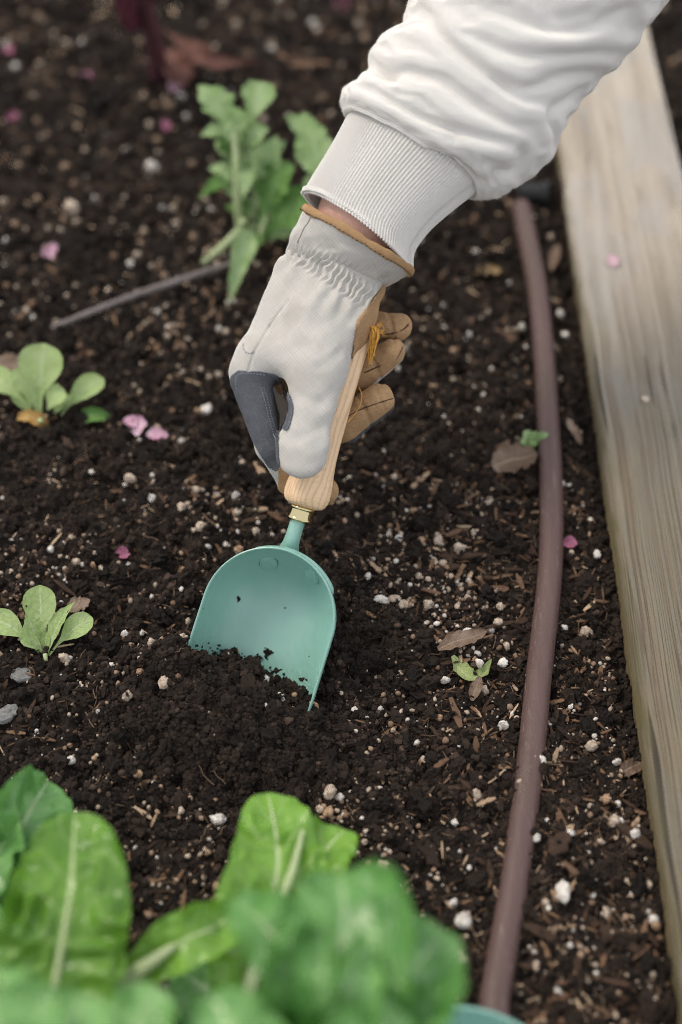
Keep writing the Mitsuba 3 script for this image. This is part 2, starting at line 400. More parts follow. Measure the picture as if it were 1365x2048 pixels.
def pebble(p, size, mat, label=None, group=None, rot=None):
    k = rng.integers(0, len(stone_ply))
    M = np.eye(4)
    M[:3, :3] = (spin(1)[0] if rot is None else rot) @ np.diag(np.asarray(size) * rng.uniform(0.85, 1.15, 3))
    M[:3, 3] = p
    d = {**stone_ply[k], 'to_world': T(M)}
    return add('pebble', d, mat, label or f'small {STONE[mat]} pebble {zone(p)}', 'pebble', group or f'small {STONE[mat]} pebbles {zone(p)}')
p = np.vstack([spots(262, -0.20, 0.176, -0.35, 0.03, bare), spots(90, -0.26, 0.178, 0.03, 0.30, bare)])
p = p[~in_board(p[:, 0])][:284]
for x, y in p:
    r = 0.0015 + 0.0026 * rng.random() ** 1.8
    mat = rng.choice(['m_pumice_white', 'm_pumice_beige', 'm_pumice_tan'], p=[0.34, 0.46, 0.20])
    pebble((x, y, float(soil_h(x, y)) + r * 0.75 + 0.0006), (r, r * rng.uniform(0.7, 1.0), r * 0.85), mat)
# the larger ones the photograph shows
BIG = [(660, 1595, 0.0064, 'm_pumice_beige', 'largest beige pebble, on bare soil above the middle lettuce leaf'), (330, 1375, 0.0048, 'm_pumice_beige', 'angular beige pebble lying on the heap of dug soil'),
       (262, 968, 0.0058, 'm_pumice_beige', 'broad beige pebble left of the grey index finger of the glove'), (258, 1400, 0.0042, 'm_pumice_beige', 'round beige pebble at the left foot of the dug heap'),
       (1124, 1797, 0.0072, 'm_pumice_white', 'long upright whitish pebble between the brown hose and the timber'), (925, 1852, 0.0052, 'm_pumice_white', 'round whitish pebble left of the lower hose, right of the big lettuce leaf'),
       (415, 830, 0.0052, 'm_pumice_white', 'grey white pebble just left of the glove fingers'), (920, 1925, 0.005, 'm_pumice_beige', 'round beige pebble beside the mint green rim'),
       (305, 345, 0.0065, 'm_pumice_white', 'blurred whitish pebble left of the far weed'), (145, 428, 0.007, 'm_pumice_beige', 'blurred beige pebble above the pink petal at the left'),
       (185, 955, 0.0033, 'm_pumice_white', 'bright white pebble left of the broad beige pebble')]
for px, py, r, mat, lab in BIG:
    g_ = on_soil(px, py)
    pebble(g_ + [0, 0, r * 0.7 + 0.0022], (r * 0.9, r * 0.75, r * 0.7) if px != 1124 else (r * 1.1, r * 0.5, r * 0.45), mat, lab, 'larger pebbles', rot=lie(1.45, 0.1) if px == 1124 else None)
p = np.vstack([spots(3200, -0.24, 0.178, -0.37, 0.03, bare), spots(1500, -0.32, 0.19, 0.03, 0.36, bare), spots(1150, -0.42, 0.42, 0.36, 0.82)])
p = p[~in_board(p[:, 0])]
far = np.clip((p[:, 1] - 0.0) / 0.5, 0, 1)
s = (0.0005 + 0.0014 * rng.random(len(p)) ** 2.2) * (1 + 1.5 * far)
pos = np.column_stack([p, soil_h(p[:, 0], p[:, 1]) + s * 0.8 + 0.0006])
base = np.array([[0.62, 0.57, 0.52], [0.45, 0.36, 0.28], [0.32, 0.22, 0.15], [0.20, 0.125, 0.082]])
col = base[rng.choice(4, len(p), p=[0.15, 0.33, 0.30, 0.22])] * rng.uniform(0.7, 1.1, (len(p), 1)) * (1 - 0.3 * far[:, None])
m, c = scatter_mesh(lumps(10, 1, 0.22, (0.75, 1.1), rng), pos, spin(len(pos)), s[:, None] * rng.uniform(0.75, 1.3, (len(s), 3)), col)
add('fine_gravel', m, 'm_crumb', label='fine pale grit of pumice mixed through the soil', kind='stuff', color=c)

def chip_shape(g):
    """a splinter of bark: a ragged, tapering, slightly bent sliver"""
    n = 7
    t = np.linspace(-1, 1, n)
    w = (1 - 0.55 * np.abs(t) ** 2.5) * g.uniform(0.65, 1.1, n)
    bend = g.uniform(-0.25, 0.25) * t**2 + g.uniform(-0.06, 0.06, n)
    sec = np.array([[-1, -0.55], [1, -0.6], [0.85, 0.5], [-0.8, 0.6]])
    P = np.stack([np.column_stack([np.full(4, t[i]), sec[:, 0] * w[i] + bend[i], sec[:, 1] * w[i] * 0.8]) for i in range(n)])
    mm = grid(P, wrap=True)
    v = np.array(mm.vertices)
    f = np.vstack([mm.faces, [[0, 1, 2], [0, 2, 3]], [[4 * n - 4, 4 * n - 2, 4 * n - 3], [4 * n - 4, 4 * n - 1, 4 * n - 2]]])
    return v, f
chips = [chip_shape(rng) for _ in range(10)]
chip_ply = [mikit.ply(trimesh.Trimesh(v, f, process=False), smooth=35) for v, f in chips]
CHIP = {'m_chip_dark': 'dark', 'm_chip_brown': 'brown', 'm_chip_pale': 'pale straw coloured'}
def wood_chip(p, size, mat, yaw, pitch=0.0, label=None, group=None):
    M = np.eye(4)
    M[:3, :3] = lie(yaw, pitch) @ np.diag(size)
    M[:3, 3] = p
    return add('wood_chip', {**chip_ply[rng.integers(0, len(chip_ply))], 'to_world': T(M)}, mat, label or f'loose {CHIP[mat]} wood chip {zone(p)}', 'wood chip', group or f'loose {CHIP[mat]} wood chips {zone(p)}')
def chips_more(x, y):
    return np.clip(0.25 + 0.75 * smooth_np(0.02, 0.10, x), 0, 1) * (1 - 0.97 * fresh_zone(x, y))
def smooth_np(a, b, x):
    t = np.clip((x - a) / (b - a), 0, 1)
    return t * t * (3 - 2 * t)
p = np.vstack([spots(190, -0.2, 0.176, -0.35, 0.05, chips_more), spots(50, -0.25, 0.178, 0.05, 0.3, chips_more)])
for x, y in p:
    L = 0.004 + 0.0075 * rng.random() ** 2
    wood_chip((x, y, float(soil_h(x, y)) + 0.0020), (L, L * rng.uniform(0.14, 0.34), 0.0011), rng.choice(['m_chip_dark', 'm_chip_brown', 'm_chip_pale'], p=[0.42, 0.40, 0.18]), rng.uniform(0, 6.28), rng.uniform(-0.3, 0.3))
for px, py, L, w, mat, yaw, lab in [(505, 1023, 0.011, 0.0026, 'm_chip_pale', 0.12, 'pale splinter of wood left of the brass ferrule'), (925, 1115, 0.016, 0.003, 'm_chip_dark', 0.1, 'long dark bark chip left of the hose, level with the scoop top'),
                                    (1140, 1862, 0.0095, 0.0022, 'm_chip_pale', 0.3, 'pale wood chip just below the long whitish pebble'), (1240, 1880, 0.012, 0.005, 'm_chip_dark', -0.6, 'broad dark bark chip beside the near end of the timber'),
                                    (1270, 1675, 0.012, 0.004, 'm_chip_dark', -0.7, 'dark brown bark chip leaning against the timber'), (620, 130, 0.02, 0.006, 'm_chip_brown', 0.2, 'blurred brown bark chip far back near the sleeve'),
                                    (1118, 1690, 0.009, 0.006, 'm_chip_dark', 0.9, 'flat dark bark flake right of the hose')]:
    wood_chip(on_soil(px, py) + [0, 0, 0.002], (L, w, 0.0018), mat, yaw, 0.05, lab, 'larger wood chips')
p = np.vstack([spots(3300, -0.24, 0.178, -0.37, 0.05, chips_more), spots(3000, -0.4, 0.4, 0.05, 0.8)])
p = p[~in_board(p[:, 0])]
L = 0.0016 + 0.0062 * rng.random(len(p)) ** 2.2 + 0.003 * np.clip(p[:, 1], 0, 0.6)
R = np.stack([lie(a, b) for a, b in zip(rng.uniform(0, 6.28, len(p)), rng.normal(0, 0.35, len(p)))])
base = np.array([[0.018, 0.011, 0.008], [0.05, 0.028, 0.018], [0.15, 0.088, 0.052], [0.42, 0.30, 0.20]])
col = base[rng.choice(4, len(p), p=[0.32, 0.34, 0.24, 0.10])] * rng.uniform(0.75, 1.2, (len(p), 1))
m, c = scatter_mesh(chips, np.column_stack([p, soil_h(p[:, 0], p[:, 1]) + 0.0015]), R, np.column_stack([L, L * rng.uniform(0.1, 0.3, len(p)), np.full(len(p), 0.0006)]), col)
add('bark_litter', m, 'm_crumb', label='fine dark bark shreds and fibres mixed into the soil', kind='stuff', smooth=False, color=c)
# hair-thin rootlets and fibres
ms = []
for x, y in spots(420, -0.2, 0.176, -0.36, 0.1, lambda x, y: 1 - 0.9 * fresh_zone(x, y)):
    n, L, a = 6, rng.uniform(0.005, 0.02), rng.uniform(0, 6.28)
    t = np.linspace(0, 1, n)
    a = a + np.cumsum(rng.normal(0, 0.35, n))
    q_ = np.column_stack([x + np.cumsum(np.cos(a)) * L / n, y + np.cumsum(np.sin(a)) * L / n])
    z = soil_h(q_[:, 0], q_[:, 1]).max() * 0.5 + soil_h(q_[:, 0], q_[:, 1]) * 0.5 + 0.0012
    ms.append(tube(np.column_stack([q_, z]), rng.uniform(0.00018, 0.0004), 4, False))
rough('m_rootlet', (0.17, 0.115, 0.075), 0.8, 0.3)
add('rootlets', merge(ms), 'm_rootlet', label='hair-thin brown rootlets lying across the soil', kind='stuff')

# ------------------------------------------------------------------ the timber edging
def timber():
    n, xl, xr, top, bot = 420, 0.1858, 0.2895, 0.0225, -0.065
    yy = np.linspace(-0.75, 2.2, n)
    r = 0.004
    prof = []
    for cx, cz, a0 in ((xl + r, bot + r, 180), (xr - r, bot + r, 270), (xr - r, top - r, 0), (xl + r, top - r, 90)):
        for a in np.radians(np.linspace(a0, a0 + 90, 6)):
            prof.append((cx + r * math.cos(a), cz + r * math.sin(a)))
    prof = np.array(prof)
    d = []
    for i in range(len(prof)):                                   # more points along the top face
        a, b = prof[i], prof[(i + 1) % len(prof)]
        k = max(1, int(np.linalg.norm(b - a) / 0.0018)) if a[1] > 0 and b[1] > 0 else max(1, int(np.linalg.norm(b - a) / 0.012))
        d += [a + (b - a) * j / k for j in range(k)]
    prof = np.array(d)
    Yg = np.repeat(yy[:, None], len(prof), 1)
    Xg, Zg = np.repeat(prof[None, :, 0], n, 0), np.repeat(prof[None, :, 1], n, 0)
    P = np.stack([Xg * 260, Yg * 5, Zg * 260], -1)
    g_ = (meshkit.fbm(P, 3, 3) - 0.5) * 0.0011
    wane = (meshkit.fbm(np.stack([Yg * 7, Yg * 0, Yg * 0], -1), 3, 9) - 0.5) * 0.006
    left = np.exp(-((Xg - xl) / 0.006) ** 2)
    notch = np.exp(-((Yg - at(1140, 330, 0.02)[1]) / 0.028) ** 2) * np.exp(-((Xg - xl) / 0.012) ** 2) * smooth_np(-0.01, 0.02, Zg)
    Z2 = Zg + g_ * (Zg > 0) + left * wane * (Zg > 0) - notch * 0.007
    X2 = Xg + g_ + notch * 0.004 + 0.015 * Yg + left * wane * 0.3
    mm = grid(np.stack([X2, Yg, Z2], -1), wrap=True)
    k = np.arange(1, len(prof) - 1)
    e = (n - 1) * len(prof)
    return trimesh.Trimesh(mm.vertices, np.vstack([mm.faces, np.stack([k * 0, k, k + 1], 1), np.stack([k * 0 + e, e + k + 1, e + k], 1)]), process=False)
add('timber_edging', timber(), 'm_timber', 'weathered squared timber edging along the right side of the bed', 'timber', smooth=40)
kn = at(1291, 798, 0.0235)
m = trimesh.creation.icosphere(2)
m.vertices = m.vertices * [0.0032, 0.0032, 0.0011] + kn
add('timber_edging__nail_head', m, 'm_pumice_beige', label='small round pale nail head in the top of the timber')

# ------------------------------------------------------------------ the irrigation hose
HR = 0.0083
hp = [(1030, 330), (1041, 405), (1058, 490), (1074, 573), (1087, 690), (1097, 847), (1103, 960), (1104, 1081), (1098, 1180), (1081, 1331), (1057, 1563), (1025, 1794), (990, 2003), (1000, 2062), (1034, 2124), (1100, 2200), (1185, 2300)]
hp = np.array([at(x, y, HR - 0.0022) for x, y in hp])
hp = spline(hp, 160)
hp[:, 2] += 0.0016 * np.sin(np.linspace(0, 9, 160))
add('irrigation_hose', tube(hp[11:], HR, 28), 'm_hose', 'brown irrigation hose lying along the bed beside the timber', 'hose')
dirn = unit(hp[8] - hp[18])
def lathe(path_r, origin, axis, sides=28):
    """(distance along axis, radius) pairs turned about the axis"""
    pr = np.array(path_r, float)
    return tube(np.asarray(origin) + np.outer(pr[:, 0], unit(axis)), np.maximum(pr[:, 1], 1e-5), sides, True)
t_ = hp[11] - dirn * 0.003
add('irrigation_hose__fitting', lathe([(-0.002, 0.0088), (-0.002, 0.0145), (0.0005, 0.0155), (0.014, 0.0155), (0.0145, 0.0125), (0.03, 0.0125), (0.03, 0.0150), (0.045, 0.0150), (0.046, 0.006)], t_, dirn), 'm_black_plastic', smooth=30, label='black plastic connector at the far end of the hose')
add('irrigation_hose__fitting__side_outlet', lathe([(0, 0.009), (0.02, 0.009), (0.02, 0.011), (0.026, 0.011), (0.026, 0.004)], t_ + dirn * 0.022, [1, -0.2, 0.1], 20), 'm_black_plastic', smooth=30)
# ------------------------------------------------------------------ trowel materials
def mint(p, n, uv):
    c = mix((0.185, 0.362, 0.310), (0.20, 0.382, 0.330), fbm(p.x * 160, p.y * 160, p.z * 160, 3))
    scr = smoothstep(0.93, 0.99, noise(p.x * 160 + p.z * 900, p.y * 160 - p.x * 700, 3.0)) * smoothstep(0.55, 0.8, fbm(p.x * 70, p.y * 70, p.z * 70, 2))
    c = mix(c, (0.36, 0.50, 0.45), scr * 0.5)
    return mix(c, (0.02, 0.015, 0.012), smoothstep(0.93, 0.985, noise(p.x * 800, p.y * 800, p.z * 800)) * smoothstep(0.045, 0.0, p.z) * 0.6)
rough('m_mint', mint, 0.34, 0.9, lambda p, n, uv: fbm(p.x * 300, p.y * 300, p.z * 300, 2), 0.00003)
scene['m_brass'] = {'type': 'twosided', 'bsdf': {'type': 'principled', 'base_color': {'type': 'rgb', 'value': [0.60, 0.50, 0.28]}, 'metallic': 1.0, 'roughness': 0.1}}
def ash(p, n, uv):
    r = mi.Vector3f(p.x - float(world(HB)[0]), p.y - float(world(HB)[1]), p.z - float(world(HB)[2])) / QL
    a, c = (AX[0] * RT + AX[1] * UP), (CR[0] * RT + CR[1] * UP)
    along = r.x * a[0] + r.y * a[1] + r.z * a[2]
    across = r.x * c[0] + r.y * c[1] + r.z * c[2]
    deepw = -(r.x * FW[0] + r.y * FW[1] + r.z * FW[2])
    x = across + 9 * fbm(along * 0.012, across * 0.03, deepw * 0.03, 2)
    x = x + 0.010 * dr.square(deepw - 10) - 0.0016 * dr.square(along) * smoothstep(70, 0, along)
    ring = 0.5 + 0.5 * dr.sin(x * 0.72 + 2.5 * noise(along * 0.01, across * 0.02, 4))
    pore = noise(x * 1.1, along * 0.06, deepw * 0.9)
    c_ = mix((0.76, 0.545, 0.35), (0.56, 0.36, 0.205), dr.power(ring, 3) * 0.65)
    return mix(c_, (0.44, 0.265, 0.145), smoothstep(0.66, 0.86, pore) * 0.5)
rough('m_ash', ash, 0.5, 0.4)
rough('m_cord', lambda p, n, uv: mix((0.42, 0.20, 0.035), (0.62, 0.34, 0.07), noise(p.x * 900, p.y * 900, p.z * 900)), 0.7, 0.3)

# ------------------------------------------------------------------ the trowel
tr = fresh('trowel')
tag(tr, 'mint green hand scoop with brass ferrule and wooden handle, dug into the soil', 'trowel')
add(f'{tr}__scoop', out(blade), 'm_mint', smooth=50)
# strap that wraps the back of the heel, and its rivets
t2, s2 = np.meshgrid(np.linspace(0.425, 0.625, 40), np.linspace(0.07, 0.62, 20), indexing='ij')
edge = np.minimum.reduce([(t2 - 0.425) / 0.015, (0.625 - t2) / 0.015, (s2 - 0.07) / 0.06, (0.62 - s2) / 0.06]).clip(0, 1)
N2 = blade_normal(t2, s2)
N2 = np.where((N2 * np.array([0, 0.6, -1.0])).sum(-1, keepdims=True) < 0, -N2, N2)
add(f'{tr}__strap', out(grid(blade_point(t2, s2) + (TH + 0.3 + 6.5 * np.sqrt(edge))[..., None] * N2)), 'm_mint', smooth=True)
def on_blade(px, py):
    i = int(np.argmin(((SCR - [px, py]) ** 2).sum(1)))
    return tt.reshape(-1)[i], ss.reshape(-1)[i]
def rivet(t, s, r=18.5, h=7.0):
    c = blade_point(t, s)
    n = -Nn[int(round(t * 159)), int(np.argmin(np.abs(ss[0] - s)))]
    u_ = unit(np.cross(n, [0.3, 0.9, 0.1])); v_ = np.cross(n, u_)
    th = np.linspace(0, 2 * np.pi, 33)[:-1]
    rings = [(1.0, -2), (1.0, 0.35 * h), (0.94, 0.75 * h), (0.75, h), (0.3, 1.12 * h), (0.01, 1.15 * h)]
    P = np.stack([c + r * k * (np.cos(th)[:, None] * u_ + np.sin(th)[:, None] * v_) + hh * n for k, hh in rings])
    return out(grid(P, wrap=True))
add(f'{tr}__rivet', rivet(*on_blade(538, 1126)), 'm_mint', smooth=40)
add(f'{tr}__rivet', rivet(*on_blade(625, 1152)), 'm_mint', smooth=40)
for px, py in ((538, 1126), (625, 1152)):                                    # dark ring added round each rivet to stand for its edge shade and dirt
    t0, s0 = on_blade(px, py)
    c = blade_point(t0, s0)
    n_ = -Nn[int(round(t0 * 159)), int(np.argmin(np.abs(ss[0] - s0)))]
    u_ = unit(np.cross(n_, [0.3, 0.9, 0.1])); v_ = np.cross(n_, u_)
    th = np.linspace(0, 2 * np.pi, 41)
    add(f'{tr}__rivet_shade_ring', out(tube(c + n_ * 0.3 + 19.3 * (np.cos(th)[:, None] * u_ + np.sin(th)[:, None] * v_), 1.1 + 0.35 * np.sin(th * 2), 6, False)), 'm_soil')
sh = spline([cp(600, 1030, -8), cp(593, 1052, -8), cp(583, 1084, -14), cp(576, 1106, -42), cp(572, 1122, -82)], 30)
add(f'{tr}__shank', out(tube(sh, spline([[15.5], [15.2], [16.5], [23], [30]], 30)[:, 0], 24)), 'm_mint')
fer = HB - AX * 2
ferrule = lathe([(6, 22), (1, 25.5), (-1, 27), (-3, 27.4), (-5, 27), (-6.5, 25.2), (-14, 25.0), (-22, 25.2), (-24, 26.4), (-26, 26.8), (-28, 26.2), (-29.5, 24), (-30.3, 20), (-30.6, 14)], fer, AX, 48)
add(f'{tr}__ferrule', out(ferrule), 'm_brass', smooth=40, label='shiny brass ferrule between shank and handle')
def handle():
    a = np.array([0, 1.5, 4, 9, 16, 26, 40, 60, 80, 105, 140, 180, 230, 280, 330, 380, 405, 415, 421, 424])
    wx = np.array([28, 35, 41, 45, 48, 49.5, 49, 46.5, 43, 40, 38, 37, 36, 35, 35, 34.5, 33, 29, 22, 14])   # half width across
    wz = np.array([26, 32, 37, 41, 44, 45.5, 45, 42, 39, 36.5, 35, 34, 33.5, 33.5, 34, 33.5, 31, 27, 20, 12])
    aa = np.unique(np.concatenate([a, np.linspace(0, 424, 90)]))
    th = np.linspace(0, 2 * np.pi, 65)[:-1]
    e = 0.62
    ct, st = np.sign(np.cos(th)) * np.abs(np.cos(th)) ** e, np.sign(np.sin(th)) * np.abs(np.sin(th)) ** e
    rot = math.radians(24)                                                 # the rounded square is turned so that one narrow side shows at the right
    c1, c2 = CR * math.cos(rot) - np.array([0, 0, 1.0]) * math.sin(rot), CR * math.sin(rot) + np.array([0, 0, 1.0]) * math.cos(rot)
    P = np.stack([HB + AX * x + np.interp(x, a, wx) * 0.87 * ct[:, None] * c1 + np.interp(x, a, wz) * 0.92 * st[:, None] * c2 for x in aa])
    m = grid(P, wrap=True)
    n = len(th)
    v = np.vstack([m.vertices, HB, HB + AX * 425])
    k = np.arange(n)
    e0 = (len(aa) - 1) * n
    return trimesh.Trimesh(v, np.vstack([m.faces, np.stack([k * 0 + len(v) - 2, k, (k + 1) % n], 1), np.stack([k * 0 + len(v) - 1, e0 + (k + 1) % n, e0 + k], 1)]), process=False)
add(f'{tr}__handle', out(handle()), 'm_ash', smooth=40)
# the frayed yellow cord through the handle, and one loose thread
ms = []
for i in range(34):
    a, b = rng.normal(0, 0.8, 2)
    p0 = cp(741 + 1.5 * a, 652 + 1.5 * b, 20 + 4 * rng.normal())
    p1 = cp(752 + 5 * rng.normal(), 668 + 5 * rng.normal(), 26 + 5 * rng.normal())
    p2 = cp(741 + 3 * rng.normal(), 702 + 12 * rng.normal(), 14 + 5 * rng.normal())
    ms.append(tube(spline([p0, p1, p2], 10), 1.3, 5))
for i in range(14):
    p0 = cp(754, 662 + 5 * rng.normal(), 26)
    p1 = p0 + rng.normal(0, 6, 3) + [5, 4, 4]
    ms.append(tube(spline([p0, p1, p1 + rng.normal(0, 6, 3)], 8), 0.55, 4))
ms.append(tube(spline([cp(718, 774, 2), cp(724, 788, 14), cp(722, 806, 18), cp(712, 826, 16), cp(694, 846, 32)], 24), 1.0, 5))
add(f'{tr}__cord', out(merge(ms)), 'm_cord', label='frayed golden yellow cord through the top of the handle')
# crumbs of soil on the scoop
ms = []
bits = [(478, 1199, 4.5), (476, 1195, 3.5), (571, 1216, 2.2), (406, 1217, 1.5), (619, 1313, 1.5)]
for k in range(46):                                                         # a fringe of crumbs clinging above the soil line
    x_ = rng.uniform(385, 606)
    bits.append((x_, np.interp(x_, [380, 432, 500, 560, 612], [1296, 1298, 1322, 1358, 1402]) - abs(rng.normal(0, 7)), rng.uniform(1.2, 3.6)))
for k in range(16):
    bits.append((534 + rng.normal(0, 5), 1307 + rng.normal(0, 6), rng.uniform(2, 6)))
for k in range(12):
    bits.append((516 + rng.normal(0, 3.5), 1317 + rng.normal(0, 6), rng.uniform(2, 5)))
for px, py, r in bits:
    i = int(np.argmin(((SCR - [px, py]) ** 2).sum(1)))
    v, f = ico[rng.integers(0, len(ico))]
    ms.append(trimesh.Trimesh(v * r * rng.uniform(0.7, 1.3, 3) + FR[i] - Nn.reshape(-1, 3)[i] * r * 0.3 + [px - SCR[i, 0], SCR[i, 1] - py, 0], f, process=False))
add(f'{tr}__stuck_soil', out(merge(ms)), 'm_soil', smooth=False, kind='stuff', label='crumbs of dark soil stuck inside the scoop')

# ------------------------------------------------------------------ the gloved hand: a signed distance field of round cones, smoothly joined
def smin(a, b, k):
    h = np.clip(0.5 + 0.5 * (b - a) / k, 0, 1)
    return b + (a - b) * h - k * h * (1 - h)
def smax(a, b, k):
    return -smin(-a, -b, k)
def cone(P, a, b, r1, r2, flat=None):
    """a capsule from a to b whose radius runs from r1 to r2; flat=(axis, factor) thins it"""
    a, b = np.asarray(a, float), np.asarray(b, float)
    if flat is not None:
        ax, k = unit(flat[0]), 1 / flat[1]
        P = P + (P @ ax - a @ ax)[..., None] * ax * (k - 1)
        b = b + (b @ ax - a @ ax) * ax * (k - 1)
    ab = b - a
    t = np.clip(((P - a) @ ab) / (ab @ ab), 0, 1)
    return np.linalg.norm(P - a - t[..., None] * ab, axis=-1) - (r1 + (r2 - r1) * t)
def surface_net(D, lo, h):
    """naive surface nets of the field D sampled from corner lo at step h"""
    s = D < 0
    c = np.stack([s[i:s.shape[0] - 1 + i, j:s.shape[1] - 1 + j, k:s.shape[2] - 1 + k] for i in (0, 1) for j in (0, 1) for k in (0, 1)])
    mixed = c.any(0) & ~c.all(0)
    idx = -np.ones(mixed.shape, int)
    cells = np.argwhere(mixed)
    idx[mixed] = np.arange(len(cells))
    val = np.stack([D[cells[:, 0] + i, cells[:, 1] + j, cells[:, 2] + k] for i in (0, 1) for j in (0, 1) for k in (0, 1)], 1)
    cor = np.array([(i, j, k) for i in (0, 1) for j in (0, 1) for k in (0, 1)], float)
    acc, cnt = np.zeros((len(cells), 3)), np.zeros(len(cells))
    for a in range(8):
        for b in range(a + 1, 8):
            if abs(cor[a] - cor[b]).sum() != 1:
                continue
            va, vb = val[:, a], val[:, b]
            x = (va < 0) != (vb < 0)
            t = np.where(x, va / np.where(x, va - vb, 1), 0)
            acc += np.where(x[:, None], cor[a] + t[:, None] * (cor[b] - cor[a]), 0)
            cnt += x
    V = lo + (cells + acc / cnt[:, None]) * h
    F = []
    for ax in range(3):
        o1, o2 = [(1, 2), (2, 0), (0, 1)][ax]
        sl = [slice(1, -1)] * 3
        sl[ax] = slice(0, -1)
        lo_ = s[tuple(slice(1, n - 1) if d != ax else slice(0, n - 1) for d, n in enumerate(s.shape))]
        hi_ = s[tuple(slice(1, n - 1) if d != ax else slice(1, n) for d, n in enumerate(s.shape))]
        for want in (True, False):
            e = np.argwhere((lo_ != hi_) & (lo_ == want))
            for d in range(3):
                if d != ax:
                    e[:, d] += 1
            u, v = np.eye(3, dtype=int)[o1], np.eye(3, dtype=int)[o2]
            q = [idx[tuple((e - du * u - dv * v).T)] for du, dv in ((1, 1), (0, 1), (0, 0), (1, 0))]
            q = np.stack(q if want else q[::-1], 1)
            F.append(q)
    F = np.vstack(F)
    return trimesh.Trimesh(V, np.vstack([F[:, [0, 1, 2]], F[:, [0, 2, 3]]]), process=False)

def fingers(P):
    """the three fingers that go round behind the handle: (field, along-palm side) each"""
    o = []
    for pts, cut in (([(505, 725, -45, 38), (585, 850, -118, 36), (692, 848, -72, 35), (760, 800, -38, 31)], ((781, 792), (0.93, 0.30))),
                ([(525, 700, -110, 38), (615, 785, -160, 35), (722, 748, -88, 35), (785, 706, -46, 27)], ((808, 697), (0.93, 0.2))),
                ([(560, 670, -160, 36), (650, 690, -175, 33), (742, 652, -92, 32), (800, 652, -60, 29)], ((825, 648), (0.9, -0.35)))):
        c = [cp(*p[:3]) for p in pts]
        r = [p[3] for p in pts]
        d = cone(P, c[0], c[1], r[0], r[1])
        d = smin(d, cone(P, c[1], c[2], r[1], r[2]), 9)
        d = smin(d, cone(P, c[2], c[3], r[2], r[3]), 9)
        e, n = cp(*cut[0], c[3][2]), unit(np.array([cut[1][0], cut[1][1], -0.2]))
        d = smax(d, (P - e) @ n, 4)
        o.append(d)
    return o
IDX = [cp(500, 748, 6), cp(541, 895, -8), cp(582, 962, -52), cp(651, 982, -74)]
def hand_field(P):
    """palm and back with thumb and index finger; the thumb; the index finger"""
    back = cone(P, cp(606, 548, -45), cp(501, 742, 4), 56, 38)
    back = smin(back, cone(P, cp(645, 550, -90), cp(516, 720, -55), 62, 42), 30)
    back = smin(back, cone(P, cp(665, 560, -110), cp(545, 690, -120), 66, 44), 30)
    back = smin(back, cone(P, cp(668, 540, -45), cp(668, 600, -40), 96, 88), 30)
    back = smin(back, cone(P, cp(668, 600, -30), cp(672, 655, -4), 82, 66), 26)
    back = smin(back, cone(P, cp(724, 578, -25), cp(690, 640, 12), 46, 50), 20)
    back = smin(back, cone(P, cp(520, 712, 16), cp(640, 716, 40), 37, 44), 36)
    th = cone(P, cp(640, 640, 28), cp(634, 740, 54), 66, 58, ((0, 0, 1), 0.70))
    th = smin(th, cone(P, cp(634, 740, 56), cp(623, 822, 68), 56, 46, ((0, 0, 1), 0.62)), 14)
    th = smin(th, cone(P, cp(622, 822, 68), cp(608, 880, 76), 45, 51, ((0, 0.25, 1), 0.52)), 12)
    th = smin(th, cone(P, cp(607, 880, 76), cp(606, 907, 74), 52.5, 50, ((0, 0.25, 1), 0.50)), 8)
    d = smin(back, th, 34)
    ix = cone(P, IDX[0], IDX[1], 37.5, 30)
    ix = smin(ix, cone(P, IDX[1], IDX[2], 29, 26), 8)
    ix = smin(ix, cone(P, IDX[2], IDX[3], 26, 26), 8)
    return [smin(d, ix, 13), th, ix]
H = 2.5
LO = np.array([*cp(430, 1040)[:2], -235.0])
HI = np.array([*cp(850, 470)[:2], 165.0])
gx = [np.arange(LO[k], HI[k], H) for k in range(3)]
G3 = np.stack(np.meshgrid(*gx, indexing='ij'), -1).astype(np.float32)
def band(fn):
    """the fields on the grid: exact near the surface, interpolated from a coarse grid elsewhere"""
    from scipy.ndimage import zoom
    C = fn(G3[::4, ::4, ::4].astype(float))
    outl = []
    xi = np.stack(np.meshgrid(*[np.arange(n) / 4.0 for n in G3.shape[:3]], indexing='ij'))
    from scipy.ndimage import map_coordinates
    F = [map_coordinates(c, xi.reshape(3, -1), order=1, mode='nearest').reshape(G3.shape[:3]) for c in C]
    near = np.minimum.reduce([np.abs(f) for f in F]) < 11
    ex = fn(G3[near].astype(float))
    for f, e in zip(F, ex):
        f[near] = e
    return [f.astype(np.float32) for f in F]
D_hand, D_th, D_ix = band(hand_field)
D_f = band(fingers)
def pxy(P):
    """the plane coordinates of points, as in the arm's drawing"""
    k = FOCUS / (FOCUS - P[..., 2] * QL)
    return 682.5 + P[..., 0] * k, 1024 - P[..., 1] * k
PX, PY = pxy(G3)
def side(poly, X=None, Y=None):
    """signed distance to a closed outline in the arm's plane, negative inside"""
    X, Y = (PX, PY) if X is None else (X, Y)
    poly = np.asarray(poly, float)
    d, ins = np.full(X.shape, 1e9, np.float32), np.zeros(X.shape, bool)
    for (x0, y0), (x1, y1) in zip(poly, np.roll(poly, -1, 0)):
        ex, ey = x1 - x0, y1 - y0
        t = np.clip(((X - x0) * ex + (Y - y0) * ey) / (ex * ex + ey * ey), 0, 1)
        d = np.minimum(d, np.hypot(X - x0 - t * ex, Y - y0 - t * ey))
        c = ((y0 <= Y) != (y1 <= Y)) & (X < x0 + (Y - y0) * ex / (ey if ey else 1e-9))
        ins ^= c
    return np.where(ins, -d, d)
HOLE_P = [(545, 772), (560, 768), (566, 785), (577, 806), (579, 822), (570, 848), (556, 862), (551, 848), (547, 820)]
